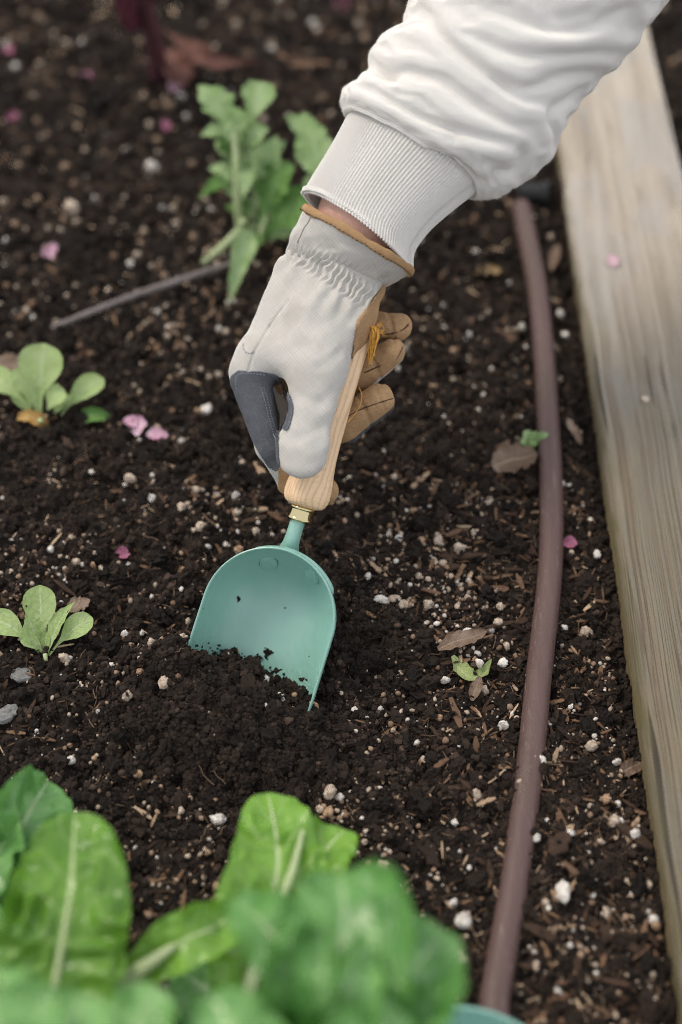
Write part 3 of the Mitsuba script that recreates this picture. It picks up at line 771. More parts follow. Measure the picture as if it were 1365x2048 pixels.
def box_of(poly, pad=14):
    """grid slices that hold an outline"""
    q = np.array([cp(x, y, w)[:2] for x, y in poly for w in (-235, 165)])
    lo, hi = q.min(0) - pad, q.max(0) + pad
    i0 = np.clip(((lo - LO[:2]) / H).astype(int), 0, None)
    i1 = np.ceil((hi - LO[:2]) / H).astype(int) + 1
    return (slice(i0[0], i1[0]), slice(i0[1], i1[1]), slice(None))
def side_field(poly):
    S = np.full(G3.shape[:3], 99, np.float32)
    b = box_of(poly)
    S[b] = side(poly, PX[b], PY[b])
    return S
HOLE = np.maximum(side_field(HOLE_P), -28 - G3[..., 2])                     # the opening between thumb and index finger, down to the fingers behind
D_base = smax(D_hand, -HOLE, 6)
D_cut = G3 @ np.array([0.55, 0.835, 0.0], np.float32) - cp(676, 506) @ np.array([0.55, 0.835, 0.0])   # the body ends under the gathers
D_base = np.maximum(D_base, D_cut)
D_all = smin(D_base, np.minimum.reduce(D_f), 5)
GREY = [(462, 752), (476, 740), (520, 742), (548, 748), (562, 760), (572, 770), (556, 772), (546, 774), (552, 800), (560, 830), (556, 870), (558, 905), (560, 938), (552, 944), (536, 936), (508, 890), (485, 840), (462, 790)]
S_grey = side_field(GREY)
STRIP = [(561, 764), (568, 766), (574, 780), (584, 795), (589, 810), (587, 830), (580, 858), (572, 864), (563, 861), (562, 854), (570, 842), (577, 820), (576, 806), (566, 790)]
S_strip = side_field(STRIP)
PALM = [(774, 552), (767, 568), (742, 605), (714, 640), (710, 668), (706, 700), (704, 722), (735, 722), (770, 670), (900, 640), (900, 552)]
S_palm = np.maximum(side_field(PALM), G3[..., 2] - 90)
mesh_g = surface_net(D_all, LO, H)

def field_at(D, V):
    from scipy.ndimage import map_coordinates
    return map_coordinates(D, ((V - LO) / H).T, order=1, mode='nearest')
def shirr(V, N, amount=1.0):
    """gathers of the elastic across the wrist, loose folds running down from them, soft dents"""
    X, Y = pxy(V)
    a, b = (X - 664) * 0.90 + (Y - 540) * 0.43, -(X - 664) * 0.43 + (Y - 540) * 0.90    # along the elastic, and down the hand from it
    b = b - 10 * np.sin(a * 0.012)
    k = np.stack([a * 0.02, b * 0.03, V[:, 2] * 0.01], -1)
    ph = a * (2 * np.pi / 13.5) + b * 0.08 + 0.7 * np.sin(b * 0.20) + 2.4 * (meshkit.noise(k * 2.2) - 0.5) * 3
    rows = (np.exp(-((b + 4) / 12.0) ** 2) + 0.8 * np.exp(-((b - 18) / 11.0) ** 2)) / (1 + np.exp((a - 104) / 5.0)) / (1 + np.exp(-(V[:, 2] + 150) / 8.0))
    d = 4.8 * np.sin(ph) * rows
    d += 3.4 * np.sin(a * (2 * np.pi / 33) + 3 * meshkit.noise(k) + b * 0.012) * np.exp(-((b - 45) / 34.0) ** 2) / (1 + np.exp((a - 100) / 8.0))
    d += 1.7 * np.sin(a * (2 * np.pi / 47) + 1 + 3 * meshkit.noise(k * 0.7)) * np.exp(-((b - 90) / 45.0) ** 2)
    d -= 6.0 * np.exp(-((b - 7) / 22.0) ** 2)
    P3 = V * 0.013
    d += (meshkit.fbm(P3, 3, 4) - 0.5) * 8.0 / (1 + np.exp((X - 700) / 4.0))
    def crease(p, wd, am):
        nonlocal d
        for (x0, y0), (x1, y1) in zip(p[:-1], p[1:]):
            t = np.clip(((X - x0) * (x1 - x0) + (Y - y0) * (y1 - y0)) / ((x1 - x0) ** 2 + (y1 - y0) ** 2), 0, 1)
            dd = np.hypot(X - x0 - t * (x1 - x0), Y - y0 - t * (y1 - y0))
            d -= am * np.exp(-(dd / wd) ** 2) * (V[:, 2] > -75)
    crease([(590, 800), (600, 790), (640, 806), (668, 782)], 14, 3)          # dents over the thumb joint
    crease([(566, 868), (596, 876), (640, 858), (668, 836)], 14, 2.6)
    crease([(575, 705), (600, 690), (640, 700)], 16, 2.5)
    crease([(598, 640), (640, 650), (690, 632)], 18, 2.5)
    crease([(640, 735), (680, 705), (702, 668)], 12, 2.6)
    crease([(716, 792), (730, 818), (744, 850)], 4.5, 3.4)
    crease([(738, 704), (752, 730), (764, 764)], 4.5, 3.4)
    crease([(776, 618), (782, 648), (790, 682)], 4.5, 3.2)
    crease([(752, 776), (764, 800), (772, 822)], 4.0, 2.2)
    crease([(600, 905), (640, 885), (660, 868)], 14, 1.6)
    crease([(575, 600), (540, 650), (507, 706), (497, 742)], 2.6, 3.2)       # the seam along the back
    return V + N * (d * amount)[:, None]
VN0 = np.array(mesh_g.vertex_normals)
def finish(m, grain=True):
    m = m.copy()
    trimesh.smoothing.filter_taubin(m, lamb=0.5, nu=0.53, iterations=8)
    if grain:
        m.vertices = shirr(np.array(m.vertices), np.array(m.vertex_normals))
    return m
def canvas(p, n, uv):
    # warp and weft of the glove cloth, in the frame of the arm
    r = mi.Vector3f(p.x - float(ORG[0]), p.y - float(ORG[1]), p.z - float(ORG[2])) / QL
    u, v, w = r.x, r.y * float(UP[1]) + r.z * float(UP[2]), -(r.y * float(FW[1]) + r.z * float(FW[2]))
    return u, v, w
def canvas_col(p, n, uv):
    u, v, w = canvas(p, n, uv)
    a, b = u * 0.80 + v * 0.6, u * 0.6 - v * 0.80
    weave = 0.5 + 0.25 * dr.sin(a * 1.15) + 0.25 * dr.sin(b * 1.15)
    weave = dr.clip(weave + 0.5 * (noise(a * 0.5, b * 0.06, 1.0) - 0.5) + 0.5 * (noise(a * 0.06, b * 0.5, 7.0) - 0.5), 0, 1)
    c = mix((0.435, 0.412, 0.382), (0.50, 0.476, 0.445), weave)
    return mix(c, (0.40, 0.365, 0.325), smoothstep(0.52, 0.75, fbm(u * 0.02, v * 0.02, w * 0.02, 3)) * 0.4)
def canvas_bump(p, n, uv):
    u, v, w = canvas(p, n, uv)
    a, b = u * 0.80 + v * 0.6, u * 0.6 - v * 0.80
    return 0.25 * dr.sin(a * 1.35) + 0.25 * dr.sin(b * 1.35) + 0.6 * fbm(u * 0.6, v * 0.6, w * 0.6, 2)
rough('m_canvas', canvas_col, 0.9, 0.15, canvas_bump, 0.00016, 1e-4, sheen=0.25)
def suede(name, a, b):
    rough(name, lambda p, n, uv: mix(a, b, 0.6 * noise(p.x * 1500, p.y * 1500, p.z * 1500) + 0.4 * fbm(p.x * 150, p.y * 150, p.z * 150, 3)), 0.95, 0.1,
          lambda p, n, uv: noise(p.x * 1500, p.y * 1500, p.z * 1500), 0.00022, 1e-4, sheen=0.4)
suede('m_tan', (0.225, 0.135, 0.070), (0.46, 0.295, 0.165))
suede('m_grey_suede', (0.052, 0.056, 0.066), (0.148, 0.154, 0.172))
suede('m_binding', (0.27, 0.160, 0.080), (0.40, 0.25, 0.135))
rough('m_thread_dark', (0.05, 0.03, 0.018), 0.8, 0.2)
rough('m_thread_grey', (0.22, 0.235, 0.27), 0.8, 0.2)
rough('m_thread_cream', (0.26, 0.24, 0.22), 0.8, 0.2)

pe = fresh('person')
tag(pe, 'person reaching down in cream sweatshirt sleeve and gardening glove, gripping the trowel handle', 'person')
gl = f'{pe}__glove'
add(gl, out(finish(mesh_g)), 'm_canvas', label='cream canvas gardening glove with tan palm and grey index panel')
def panel(name, region, thick, mat, base=None, label=None, grain=True):
    D = smax((D_all if base is None else base) - thick, region, 1.5)
    D = np.maximum(D, D_cut)
    ins = D < 0
    b = []
    for ax_ in range(3):
        w_ = np.flatnonzero(ins.any(tuple(x for x in range(3) if x != ax_)))
        b.append(slice(max(0, w_[0] - 3), w_[-1] + 4))
    m = surface_net(D[tuple(b)], LO + np.array([x.start for x in b]) * H, H)
    m = finish(m, False)
    if grain:
        m.vertices = shirr(np.array(m.vertices), np.array(m.vertex_normals))
    return add(f'{gl}__{name}', out(m), mat, label=label)
S_holeless = np.maximum(S_grey, -(D_th + 1))
panel('index_panel', S_holeless, 3.2, 'm_grey_suede', None, 'slate grey suede panel over the index finger')
panel('thumb_strip', S_strip, 3.6, 'm_grey_suede', None, 'slate grey suede strip edging the thumb gap')
panel('palm_panel', S_palm, 2.4, 'm_tan', None, 'tan suede palm panel against the handle')
# palm side of each finger, up-left and towards the viewer; the index tip peeps out at the foot of the handle
for k, (a, b, c_, rr) in enumerate((((692, 848, -72), (760, 800, -38), 0, 35), ((722, 748, -88), (785, 706, -46), 1, 34), ((742, 652, -92), (800, 652, -60), 2, 31))):
    A_, B_ = cp(*a), cp(*b)
    ax = unit(B_ - A_)
    pd = unit(np.array([-0.45, 0.62, 0.65]) if k < 2 else np.array([-0.2, 0.55, 0.8]))
    pd = unit(pd - ax * (pd @ ax))
    t_ = (G3 - A_) @ ax
    reg = -((G3 - A_) @ pd) - (0.46 * rr if k != 2 else 0.40 * rr)
    panel('finger_panel', np.maximum(reg, -60 - t_), 3.0, 'm_tan', D_f[c_], 'tan suede palm side of a finger round the handle')
panel('finger_panel', np.maximum(-PX + 556, 0.5 * (PX - 640) * 0 + (930 - PY)), 2.2, 'm_tan', D_ix, 'tan suede tip of the index finger at the foot of the handle')
backing = np.minimum(np.maximum(D_f[0] - 2.2, -(PX - 690)), 1e9)
A_, B_ = cp(692, 848, -72), cp(760, 800, -38)
pd = unit(np.array([-0.45, 0.62, 0.65])); ax = unit(B_ - A_); pd = unit(pd - ax * (pd @ ax))
panel('finger_backing', np.maximum((G3 - A_) @ pd + 0.46 * 35 + 2, -20 - (G3 - A_) @ ax), 2.4, 'm_grey_suede', D_f[0], 'slate grey suede back of the middle finger')
del backing

def front(D, px, py, w0=160.0, grow=0.0):
    """front surface of a field under px, py"""
    ws = np.arange(w0, -200, -1.0)
    Q = np.stack([cp(px, py, w) for w in ws])
    v = field_at(D, Q) - grow
    i = np.argmax(v < 0) if (v < 0).any() else len(ws) - 1
    return Q[i]
def seam(D, pts, grow, r, mat, name, dashed=None, label=None):
    p = spline(np.array(pts, float), max(10, int(sum(np.hypot(*np.diff(pts, axis=0).T)) / 2.5)))
    Q = np.array([front(D, x, y, grow=grow) for x, y in p])
    Q[:, 2] = np.convolve(np.pad(Q[:, 2], 2, 'edge'), np.ones(5) / 5, 'valid')
    if dashed:
        step = max(2, int(dashed / 2.5))
        ms = [tube(Q[i:i + max(2, step - 1)], r, 5) for i in range(0, len(Q) - 1, step)]
        return ms
    return [tube(Q, r, 6)]
tan_seams = seam(D_f[0], [(690, 838), (715, 822), (745, 810), (772, 801), (786, 797)], 3, 1.2, 0, 0) + seam(D_f[1], [(730, 745), (760, 732), (790, 720), (800, 706), (806, 694)], 3, 1.2, 0, 0) + \
    seam(D_f[2], [(762, 668), (785, 667), (808, 658), (818, 648)], 3, 1.2, 0, 0)
add(f'{gl}__dark_seam', out(merge(tan_seams)), 'm_thread_dark', kind='stuff', label='thin dark seam lines across the tan fingers')
st = seam(D_all, [(474, 790), (472, 762), (478, 748), (500, 747), (530, 750)], 3.2, 1.0, 0, 0, 6) + seam(D_all, [(522, 775), (530, 800), (537, 830), (545, 858), (552, 882)], 3.2, 1.0, 0, 0, 6) + seam(D_all, [(528, 774), (536, 799), (543, 829), (550, 856)], 3.2, 1.0, 0, 0, 6) + \
    seam(D_all, [(538, 932), (548, 940), (557, 937)], 3.2, 1.0, 0, 0, 6) + seam(D_all, [(577, 792), (585, 808), (583, 826), (577, 852), (570, 860)], 3.6, 0.9, 0, 0, 6) + seam(D_all, [(486, 688), (490, 702), (500, 707), (506, 705)], 0.5, 1.2, 0, 0, 5)
add(f'{gl}__stitching', out(merge(st)), 'm_thread_grey', kind='stuff', label='pale grey stitching along the suede panels')

# cuff of the glove: an open flared tube from the gathers to the binding
def ring_pts(c, e1, hw, hd, th, dip=None):
    e1 = unit(np.append(e1, 0.0))
    P = c + hw * np.cos(th)[:, None] * e1 + hd * np.sin(th)[:, None] * np.array([0, 0, 1.0])
    if dip is not None:
        P[:, :2] += dip(th)[:, None] * np.array([0.5, 0.86])
    return P
E1 = np.array([0.845, -0.535])
TH_ = np.linspace(0, 2 * np.pi, 241)[:-1]
def rim_dip(th):
    return -10 * np.exp(-(((th - 2.45) / 0.5) ** 2)) - 9 * np.sin(th) + 3 * np.sin(3 * th + 0.4)
rows = []
for k in np.linspace(0, 1, 26):
    c = cp(664, 545, -45) * (1 - k) + cp(715, 482, -6) * k
    hw = np.interp(k, [0, 0.2, 0.5, 0.8, 1], [98, 106, 114, 121, 125])
    hd = np.interp(k, [0, 0.2, 0.5, 1], [84, 92, 98, 104])
    P = ring_pts(c, np.array([0.93, -0.34]) * (1 - k) + E1 * k, hw, hd, TH_, lambda th: k * rim_dip(th))
    nrm = unit(P - c)
    pleat = 2.8 * np.sin(TH_ * 52 + 3 * k + 5 * meshkit.noise(np.stack([TH_ * 3, TH_ * 0 + k * 2, TH_ * 0], -1))) * np.exp(-((k - 0.05) / 0.2) ** 2)
    slack = 17 * (meshkit.fbm(np.stack([np.cos(TH_) * 2.4, np.sin(TH_) * 2.4, TH_ * 0 + k * 2.2], -1), 3, 8) - 0.5) * np.sin(np.pi * min(1, k + 0.1))
    dent = -15 * np.exp(-((TH_ - 0.42) / 0.15) ** 2 - ((k - 0.33) / 0.2) ** 2)
    rows.append(P + nrm * (pleat + slack + dent)[:, None])
rows = np.array(rows)
thick = rows.copy()
cen = rows.mean(1, keepdims=True)
inner = rows + unit(cen - rows) * 3.0
add(f'{gl}__cuff', out(merge([grid(rows, wrap=True), grid(inner[::-1], wrap=True)])), 'm_canvas')
rim = np.vstack([rows[-1], rows[-1][:2]])
# the binding: a folded strip, flatter than round
bt = []
for i in range(len(rows[-1])):
    c = rows[-1][i]
    nrm, up_ = unit(c - cen[-1, 0]), unit(np.append(np.array([0.5, 0.86]), 0))
    wob = 1 + 0.14 * math.sin(i * 0.21) + 0.08 * math.sin(i * 0.57)
    a = np.linspace(0, 2 * np.pi, 17)[:-1]
    bt.append(c + up_ * 3 + wob * (np.cos(a)[:, None] * up_ * 8.6 + np.sin(a)[:, None] * nrm * 5.5))
bt = np.array(bt)
add(f'{gl}__binding', out(grid(np.concatenate([bt, bt[:1]]), wrap=True)), 'm_binding', label='tan piping bound round the open edge of the glove')
stp = rows[-1] + unit(rows[-1] - cen[-1]) * 6.0 - np.append(np.array([0.5, 0.86]), 0) * 4.5
add(f'{gl}__binding__stitching', out(merge([tube(stp[i:i + 2], 0.9, 5) for i in range(0, 238, 3)])), 'm_thread_dark', kind='stuff')
# seam down the cuff
i0 = int(np.argmin(np.abs(pxy(rows[-1])[0] - 626) + 999 * (rows[-1][:, 2] < 0)))
add(f'{gl}__cuff__seam', out(tube(np.array([rows[k, i0] for k in range(25, 6, -1)]), 1.5, 6)), 'm_thread_cream')
# bare wrist inside the cuff
rough('m_skin', lambda p, n, uv: mix((0.52, 0.29, 0.22), (0.64, 0.39, 0.31), fbm(p.x * 260, p.y * 260, p.z * 260, 3)), 0.5, 0.4)
wr = tube(np.array([cp(684, 512, -28), cp(698, 485, -22), cp(730, 430, -12), cp(770, 370, -8)]), [62, 82, 96, 92], 40)
add(f'{pe}__wrist', out(wr), 'm_skin', label='strip of bare wrist between glove and sleeve')

# ------------------------------------------------------------------ the sleeve
def knit_col(p, n, uv):
    u, v, w = canvas(p, n, uv)
    line = 0.5 + 0.5 * dr.sin((u * 0.55 + v * 0.83) * 1.9)
    c = mix((0.655, 0.628, 0.595), (0.715, 0.688, 0.655), line * 0.5 + 0.5 * fbm(u * 0.3, v * 0.3, w * 0.3, 2))
    return c
def knit_bump(p, n, uv):
    u, v, w = canvas(p, n, uv)
    return 0.35 * dr.sin((u * 0.55 + v * 0.83) * 1.9) + 0.8 * fbm(u * 0.45, v * 0.45, w * 0.45, 3)
rough('m_fleece', knit_col, 0.95, 0.1, knit_bump, 0.00034, 1e-4, sheen=0.35)
def loops(stations, n):
    """stations (left x, y, right x, y, depth w, half depth) -> centre, across, half width, half depth, smoothly along the arm"""
    L = np.array([cp(a, b, 0) for a, b, *_ in stations]); R = np.array([cp(s[2], s[3], 0) for s in stations])
    ex = np.array([s[4:] for s in stations])
    S = spline(np.column_stack([L[:, :2], R[:, :2], ex]), n)
    return S
def sleeve_surface(stations, n, th, e=1.0):
    S = loops(stations, n)
    L, R = S[:, 0:2], S[:, 2:4]
    c, d = (L + R) / 2, (R - L) / 2
    ct, stn = np.cos(th), np.sin(th)
    ct, stn = np.sign(ct) * np.abs(ct) ** e, np.sign(stn) * np.abs(stn) ** e
    P = np.zeros((n, len(th), 3))
    P[..., :2] = c[:, None] + ct[None, :, None] * d[:, None]
    P[..., 2] = S[:, 4:5] + stn[None] * S[:, 5:6]
    return P
def grid_normals(P):
    du = np.gradient(P, axis=0)
    dv = np.roll(P, -1, 1) - np.roll(P, 1, 1)
    return -unit(np.cross(dv, du))
CUFF = [(613, 378, 818, 540, -6, 88), (608, 388, 823, 546, -6, 94), (611, 380, 826, 530, -6, 95), (622, 362, 832, 500, -6, 96), (648, 318, 862, 458, -8, 99), (676, 268, 905, 418, -10, 104), (694, 232, 948, 384, -12, 112), (700, 222, 958, 372, -12, 114)]
nth = 1300
th = np.linspace(0, 2 * np.pi, nth + 1)[:-1]
P = sleeve_surface(CUFF, 90, th)
N = grid_normals(P)
k = np.linspace(0, 1, 90)[:, None]
ribs = 1.9 * (1 + 0.35 * (meshkit.noise(np.stack([th[None] * 6 + 0 * k, 5 * k + 0 * th[None], 0 * k + 0 * th[None]], -1)) - 0.5)) * np.sin(th[None] * 118 + 1.3 * meshkit.noise(np.stack([th[None] * 2 + 0 * k, 3 * k + 0 * th[None], 0 * k + 4 + 0 * th[None]], -1))) * np.clip((k - 0.03) * 9, 0, 1)
P[..., :2] += (13 * np.clip(np.sin(th), 0, 1)[None] * np.exp(-(k / 0.28) ** 2))[..., None] * np.array([0.5, 0.86])
soft = 7 * (meshkit.fbm(np.stack([np.cos(th)[None] * 2 + 0 * k, np.sin(th)[None] * 2 + 0 * k, 2.2 * k + 0 * th[None]], -1), 2, 15) - 0.5)
hem = 3.0 * np.exp(-((k - 0.09) / 0.06) ** 2)
fold_r = -9 * np.exp(-((th[None] - 5.95 - 0.2 * k) / 0.10) ** 2) - 9 * np.exp(-((th[None] - 0.34) / 0.09) ** 2) * np.sin(np.pi * k)
P = P + N * (ribs + soft + hem + fold_r)[..., None]
inner = P[:40] - N[:40] * 7
m = merge([grid(P, wrap=True), grid(inner[::-1], wrap=True), grid(np.stack([inner[0], P[0]]), wrap=True)])
sw = f'{pe}__sleeve'
SLV = [(697, 226, 950, 380, -12, 112), (686, 212, 968, 390, -12, 122), (682, 196, 990, 390, -12, 132), (690, 176, 1012, 382, -12, 138), (712, 161, 1040, 364, -12, 146), (735, 138, 1084, 330, -14, 154), (743, 108, 1118, 293, -15, 160), (764, 75, 1137, 248, -16, 166),
       (803, 46, 1166, 200, -18, 172), (816, 10, 1215, 150, -18, 178), (838, -40, 1268, 88, -18, 182), (880, -120, 1322, 18, -18, 186), (945, -240, 1392, -90, -18, 190), (1040, -400, 1480, -240, -15, 194), (1140, -560, 1570, -410, -12, 196), (1220, -690, 1640, -560, -10, 196)]
nth, ns = 160, 136
th = np.linspace(0, 2 * np.pi, nth + 1)[:-1]
P = sleeve_surface(SLV, ns, th, 0.92)
N = grid_normals(P)
X, Y = pxy(P)
def fold_lines(X, Y, lines):
    """ridges and valleys of the cloth: every line presses along its course, fading at its ends"""
    from scipy.spatial import cKDTree
    d, Q = np.zeros(X.size), np.column_stack([X.ravel(), Y.ravel()])
    for pts, wid, amp in lines:
        p = spline(np.array([(600 + a / 1.7843, b / 1.7843) for a, b in pts]), 240)
        fade = np.sin(np.pi * (np.arange(240) + 0.5) / 240) ** 0.5
        dist, i = cKDTree(p).query(Q, distance_upper_bound=3.2 * wid)
        ok = np.isfinite(dist)
        d[ok] += amp * fade[i[ok]] * np.exp(-(dist[ok] / wid) ** 2)
    return d.reshape(X.shape)
VAL = [([(250, 246), (290, 254), (325, 268), (350, 285)], 11, -15), ([(640, 10), (760, 50), (880, 92), (1000, 100), (1110, 60), (1200, 5)], 11, -13),
       ([(560, 100), (660, 145), (780, 185), (900, 190), (1010, 185), (1130, 165)], 11, -9),
       ([(432, 10), (470, 75), (540, 150), (630, 225), (720, 290), (800, 345), (900, 372)], 12, -16),
       ([(690, 262), (760, 300), (850, 305), (930, 275), (1010, 262), (1110, 250)], 11, -13),
       ([(262, 252), (310, 258), (400, 252), (500, 285), (600, 350), (720, 425), (830, 465)], 12, -13),
       ([(190, 300), (280, 335), (390, 398), (500, 446), (620, 478), (720, 500), (770, 520)], 11, -14),
       ([(455, 520), (520, 560), (570, 590), (640, 650), (680, 660)], 10, -14),
       ([(690, 660), (700, 620), (770, 612), (800, 560), (780, 520)], 9, -13),
       ([(1110, 260), (1000, 335), (905, 405), (925, 480), (900, 540)], 8, -11),
       ([(860, 40), (960, 55), (1060, 20)], 14, -6), ([(330, 150), (420, 170), (520, 240)], 22, -6)]
RID = [([(470, 30), (540, 110), (650, 195), (760, 270), (850, 320)], 22, 9), ([(330, 290), (450, 330), (560, 400), (700, 470), (820, 500)], 24, 10),
       ([(170, 330), (230, 340), (330, 385), (430, 445), (500, 500), (560, 545)], 15, 12), ([(560, 500), (650, 530), (720, 545), (755, 570)], 20, 15),
       ([(260, 215), (350, 205), (450, 215), (560, 265), (660, 340)], 20, 9), ([(700, 100), (850, 140), (1000, 140), (1120, 110)], 18, 7),
       ([(620, 600), (670, 615), (690, 630)], 10, 8), ([(740, 330), (850, 390), (880, 430)], 16, 6), ([(210, 270), (270, 290), (340, 340)], 11, 7)]
d = fold_lines(X, Y, [(p_, w_ * 1.6, a_ * 0.62) for p_, w_, a_ in VAL] + [(p_, w_ * 0.7, a_ * 0.50) for p_, w_, a_ in VAL] + [(p_, w_ * 1.4, a_ * 0.85) for p_, w_, a_ in RID])
d += 5 * np.exp(-((np.linspace(0, 1, ns)[:, None] - 0.035) / 0.02) ** 2)
d += (meshkit.fbm(P * 0.012, 2, 31) - 0.5) * 8
def drape(B, N, X, slack, steps=260):
    """lets a tube of cloth with more length than it has room for settle into folds between an inner and an outer limit about B"""
    def pairs(a, b):
        return a, b
    I = np.arange(ns * nth).reshape(ns, nth)
    R = np.roll
    k = slack[:, None]
    def rest(a, b, f):
        return np.linalg.norm(B.reshape(-1, 3)[a.ravel()] - B.reshape(-1, 3)[b.ravel()], axis=1) * np.broadcast_to(f, a.shape).ravel()
    con = []
    def link(a, b, f, stiff):
        con.append((a.ravel(), b.ravel(), rest(a, b, f), stiff))
    link(I[:-1], I[1:], 0.5 * (k[:-1] + k[1:]), 0.95)
    link(I, R(I, -1, 1), 1.02, 0.95)
    f = np.sqrt((1 + (0.5 * (k[:-1] + k[1:])) ** 2) / 2)
    link(I[:-1], R(I, -1, 1)[1:], f, 0.35)
    link(I[:-1], R(I, 1, 1)[1:], f, 0.35)
    link(I[:-3], I[3:], np.minimum(0.5 * (k[:-3] + k[3:]), 1.05), 0.55)                # thick fleece resists sharp bends
    link(I, R(I, -3, 1), 1.01, 0.55)
    link(I[:-6], I[6:], 1.0, 0.20)
    link(I, R(I, -6, 1), 1.0, 0.20)
    A = np.concatenate([c[0] for c in con]); Bi = np.concatenate([c[1] for c in con]); L = np.concatenate([c[2] for c in con]); S = np.concatenate([np.full(len(c[0]), c[3]) for c in con])
    cnt = np.bincount(A, minlength=ns * nth) + np.bincount(Bi, minlength=ns * nth)
    x, b0, n0 = X.reshape(-1, 3).copy(), B.reshape(-1, 3), N.reshape(-1, 3)
    fixed = np.zeros((ns, nth), bool)
    fixed[:2] = True
    fixed[-1] = True
    fixed = fixed.ravel()
    v = np.zeros_like(x)
    for it in range(steps):
        prev = x.copy()
        x = x + 0.88 * v
        for _ in range(2):
            e = x[Bi] - x[A]
            ln = np.sqrt((e * e).sum(1)) + 1e-9
            c = ((ln - L) / ln * S * 0.5)[:, None] * e
            m_ = np.stack([np.bincount(A, c[:, q_], ns * nth) - np.bincount(Bi, c[:, q_], ns * nth) for q_ in range(3)], 1)
            x = x + m_ * (3.2 / cnt)[:, None]
            off = x - b0
            h_ = (off * n0).sum(1, keepdims=True)
            tan_ = off - h_ * n0
            tl = np.linalg.norm(tan_, axis=1, keepdims=True) + 1e-9
            x = b0 + np.clip(h_, -9, 6) * n0 + tan_ * np.minimum(1, 14 / tl)
            x[fixed] = X.reshape(-1, 3)[fixed]
        v = x - prev
    return x.reshape(ns, nth, 3)
kk_ = np.linspace(0, 1, ns)
slack = 1.0 + 0.036 * smooth_np(0.02, 0.12, kk_)
P = P + N * d[..., None]
N = grid_normals(P)
P = drape(P, N, P, slack)
# finer mesh from the settled one
from scipy.ndimage import zoom as _zoom, gaussian_filter1d
Pw = np.concatenate([P[:, -6:], P, P[:, :6]], 1)
Pf = np.stack([_zoom(Pw[..., q_], (3, 3), order=3, mode='nearest', grid_mode=False) for q_ in range(3)], -1)
c0_ = int(round(6 * (Pf.shape[1] - 1) / (Pw.shape[1] - 1)))
nth2 = int(round(nth * (Pf.shape[1] - 1) / (Pw.shape[1] - 1)))
P = Pf[:, c0_:c0_ + nth2]
for q_ in (0, 1):
    P = gaussian_filter1d(P, 1.8, axis=q_, mode='nearest' if q_ == 0 else 'wrap')
ns, nth = P.shape[:2]
N = grid_normals(P)
P = P + N * ((meshkit.fbm(P * 0.06, 2, 37) - 0.5) * 1.2)[..., None]
caps = P[-1].mean(0)
body = merge([grid(P, wrap=True), grid(np.stack([P[-1], np.repeat(caps[None], nth, 0)]), wrap=True)])
add(sw, out(body), 'm_fleece', label='cream sweatshirt sleeve bunched above its cuff')
add(f'{sw}__ribbed_cuff', out(m), 'm_fleece', label='finely ribbed cream cuff')
# lint standing off the fleece
pick = rng.integers(0, ns - 40, 9000), rng.integers(0, nth, 9000)
ms_v, ms_f = [], []
p0 = P[pick]
nn = grid_normals(P)[pick]
tn = unit(np.cross(nn, rng.normal(size=nn.shape)))
ln = rng.uniform(2, 5.5, (9000, 1))
p1, p2 = p0 + nn * ln * 0.45 + tn * ln * 0.3, p0 + nn * ln * 0.7 + tn * ln * 0.9
sd = unit(np.cross(nn, tn)) * 0.28
V6 = np.stack([p0 - sd, p0 + sd, p1 - sd, p1 + sd, p2 - sd * 0.4, p2 + sd * 0.4], 1)
F4 = np.array([[0, 1, 3], [0, 3, 2], [2, 3, 5], [2, 5, 4]])
add(f'{sw}__lint', out(trimesh.Trimesh(V6.reshape(-1, 3), (F4[None] + 6 * np.arange(9000)[:, None, None]).reshape(-1, 3), process=False)), 'm_fleece', kind='stuff', smooth=False)
# twin stitching along the seam of the cuff
cs = sleeve_surface(CUFF, 90, th)
th = np.linspace(0, 2 * np.pi, 601)[:-1]
cs = sleeve_surface(CUFF, 90, th)
for r_ in (84, 80):
    c_ = cs[r_] + unit(cs[r_] - cs[r_].mean(0)) * 2.2
    add(f'{sw}__seam_stitching', out(merge([tube(c_[i:i + 3], 1.0, 5) for i in range(0, 597, 4)])), 'm_fleece', kind='stuff')
del G3, D_hand, D_th, D_ix, D_f, PX, PY, HOLE, D_base, D_all, S_grey, S_strip, S_palm, D_cut
# ------------------------------------------------------------------ plants
def leaf_mat(name, fn, trans=0.55, roughness=0.45, bump=None, scale=0.0004):
    b = {'type': 'principledthin', 'base_color': proc(fn), 'roughness': roughness, 'spec_trans': 0.0, 'diff_trans': trans, 'eta': 1.4}
    if bump is not None:
        b = {'type': 'bumpmap', 'arbitrary': proc(bump, 3e-4), 'scale': scale, 'bsdf': b}
    scene[name] = b
def veins(uv, n=7.0, slant=1.3):
    """pale midrib and side veins; u along the leaf, v from -1 to 1 across it"""
    v = dr.abs(uv.y * 2 - 1)
    rib = smoothstep(0.085, 0.02, v * (0.55 + 0.9 * uv.x))
    s = uv.x * n - v * slant
    s = s - dr.floor(s)
    side_ = smoothstep(0.085, 0.0, dr.minimum(s, 1 - s)) * smoothstep(0.95, 0.6, v)
    return rib, side_
def green(name, dark, mid, pale, n=7, side_amt=0.35, trans=0.55, roughness=0.45, rib_amt=0.8):
    def fn(p, nn, uv):
        rib, sd = veins(uv, n)
        c = mix(dark, mid, smoothstep(0.3, 0.7, fbm(p.x * 90, p.y * 90, p.z * 90, 3)))
        c = mix(c, pale, sd * side_amt)
        return mix(c, pale, rib * rib_amt)
    leaf_mat(name, fn, trans, roughness, lambda p, nn, uv: fbm(p.x * 420, p.y * 420, p.z * 420, 2) - 0.5 * veins(uv, n)[1], 0.0007)
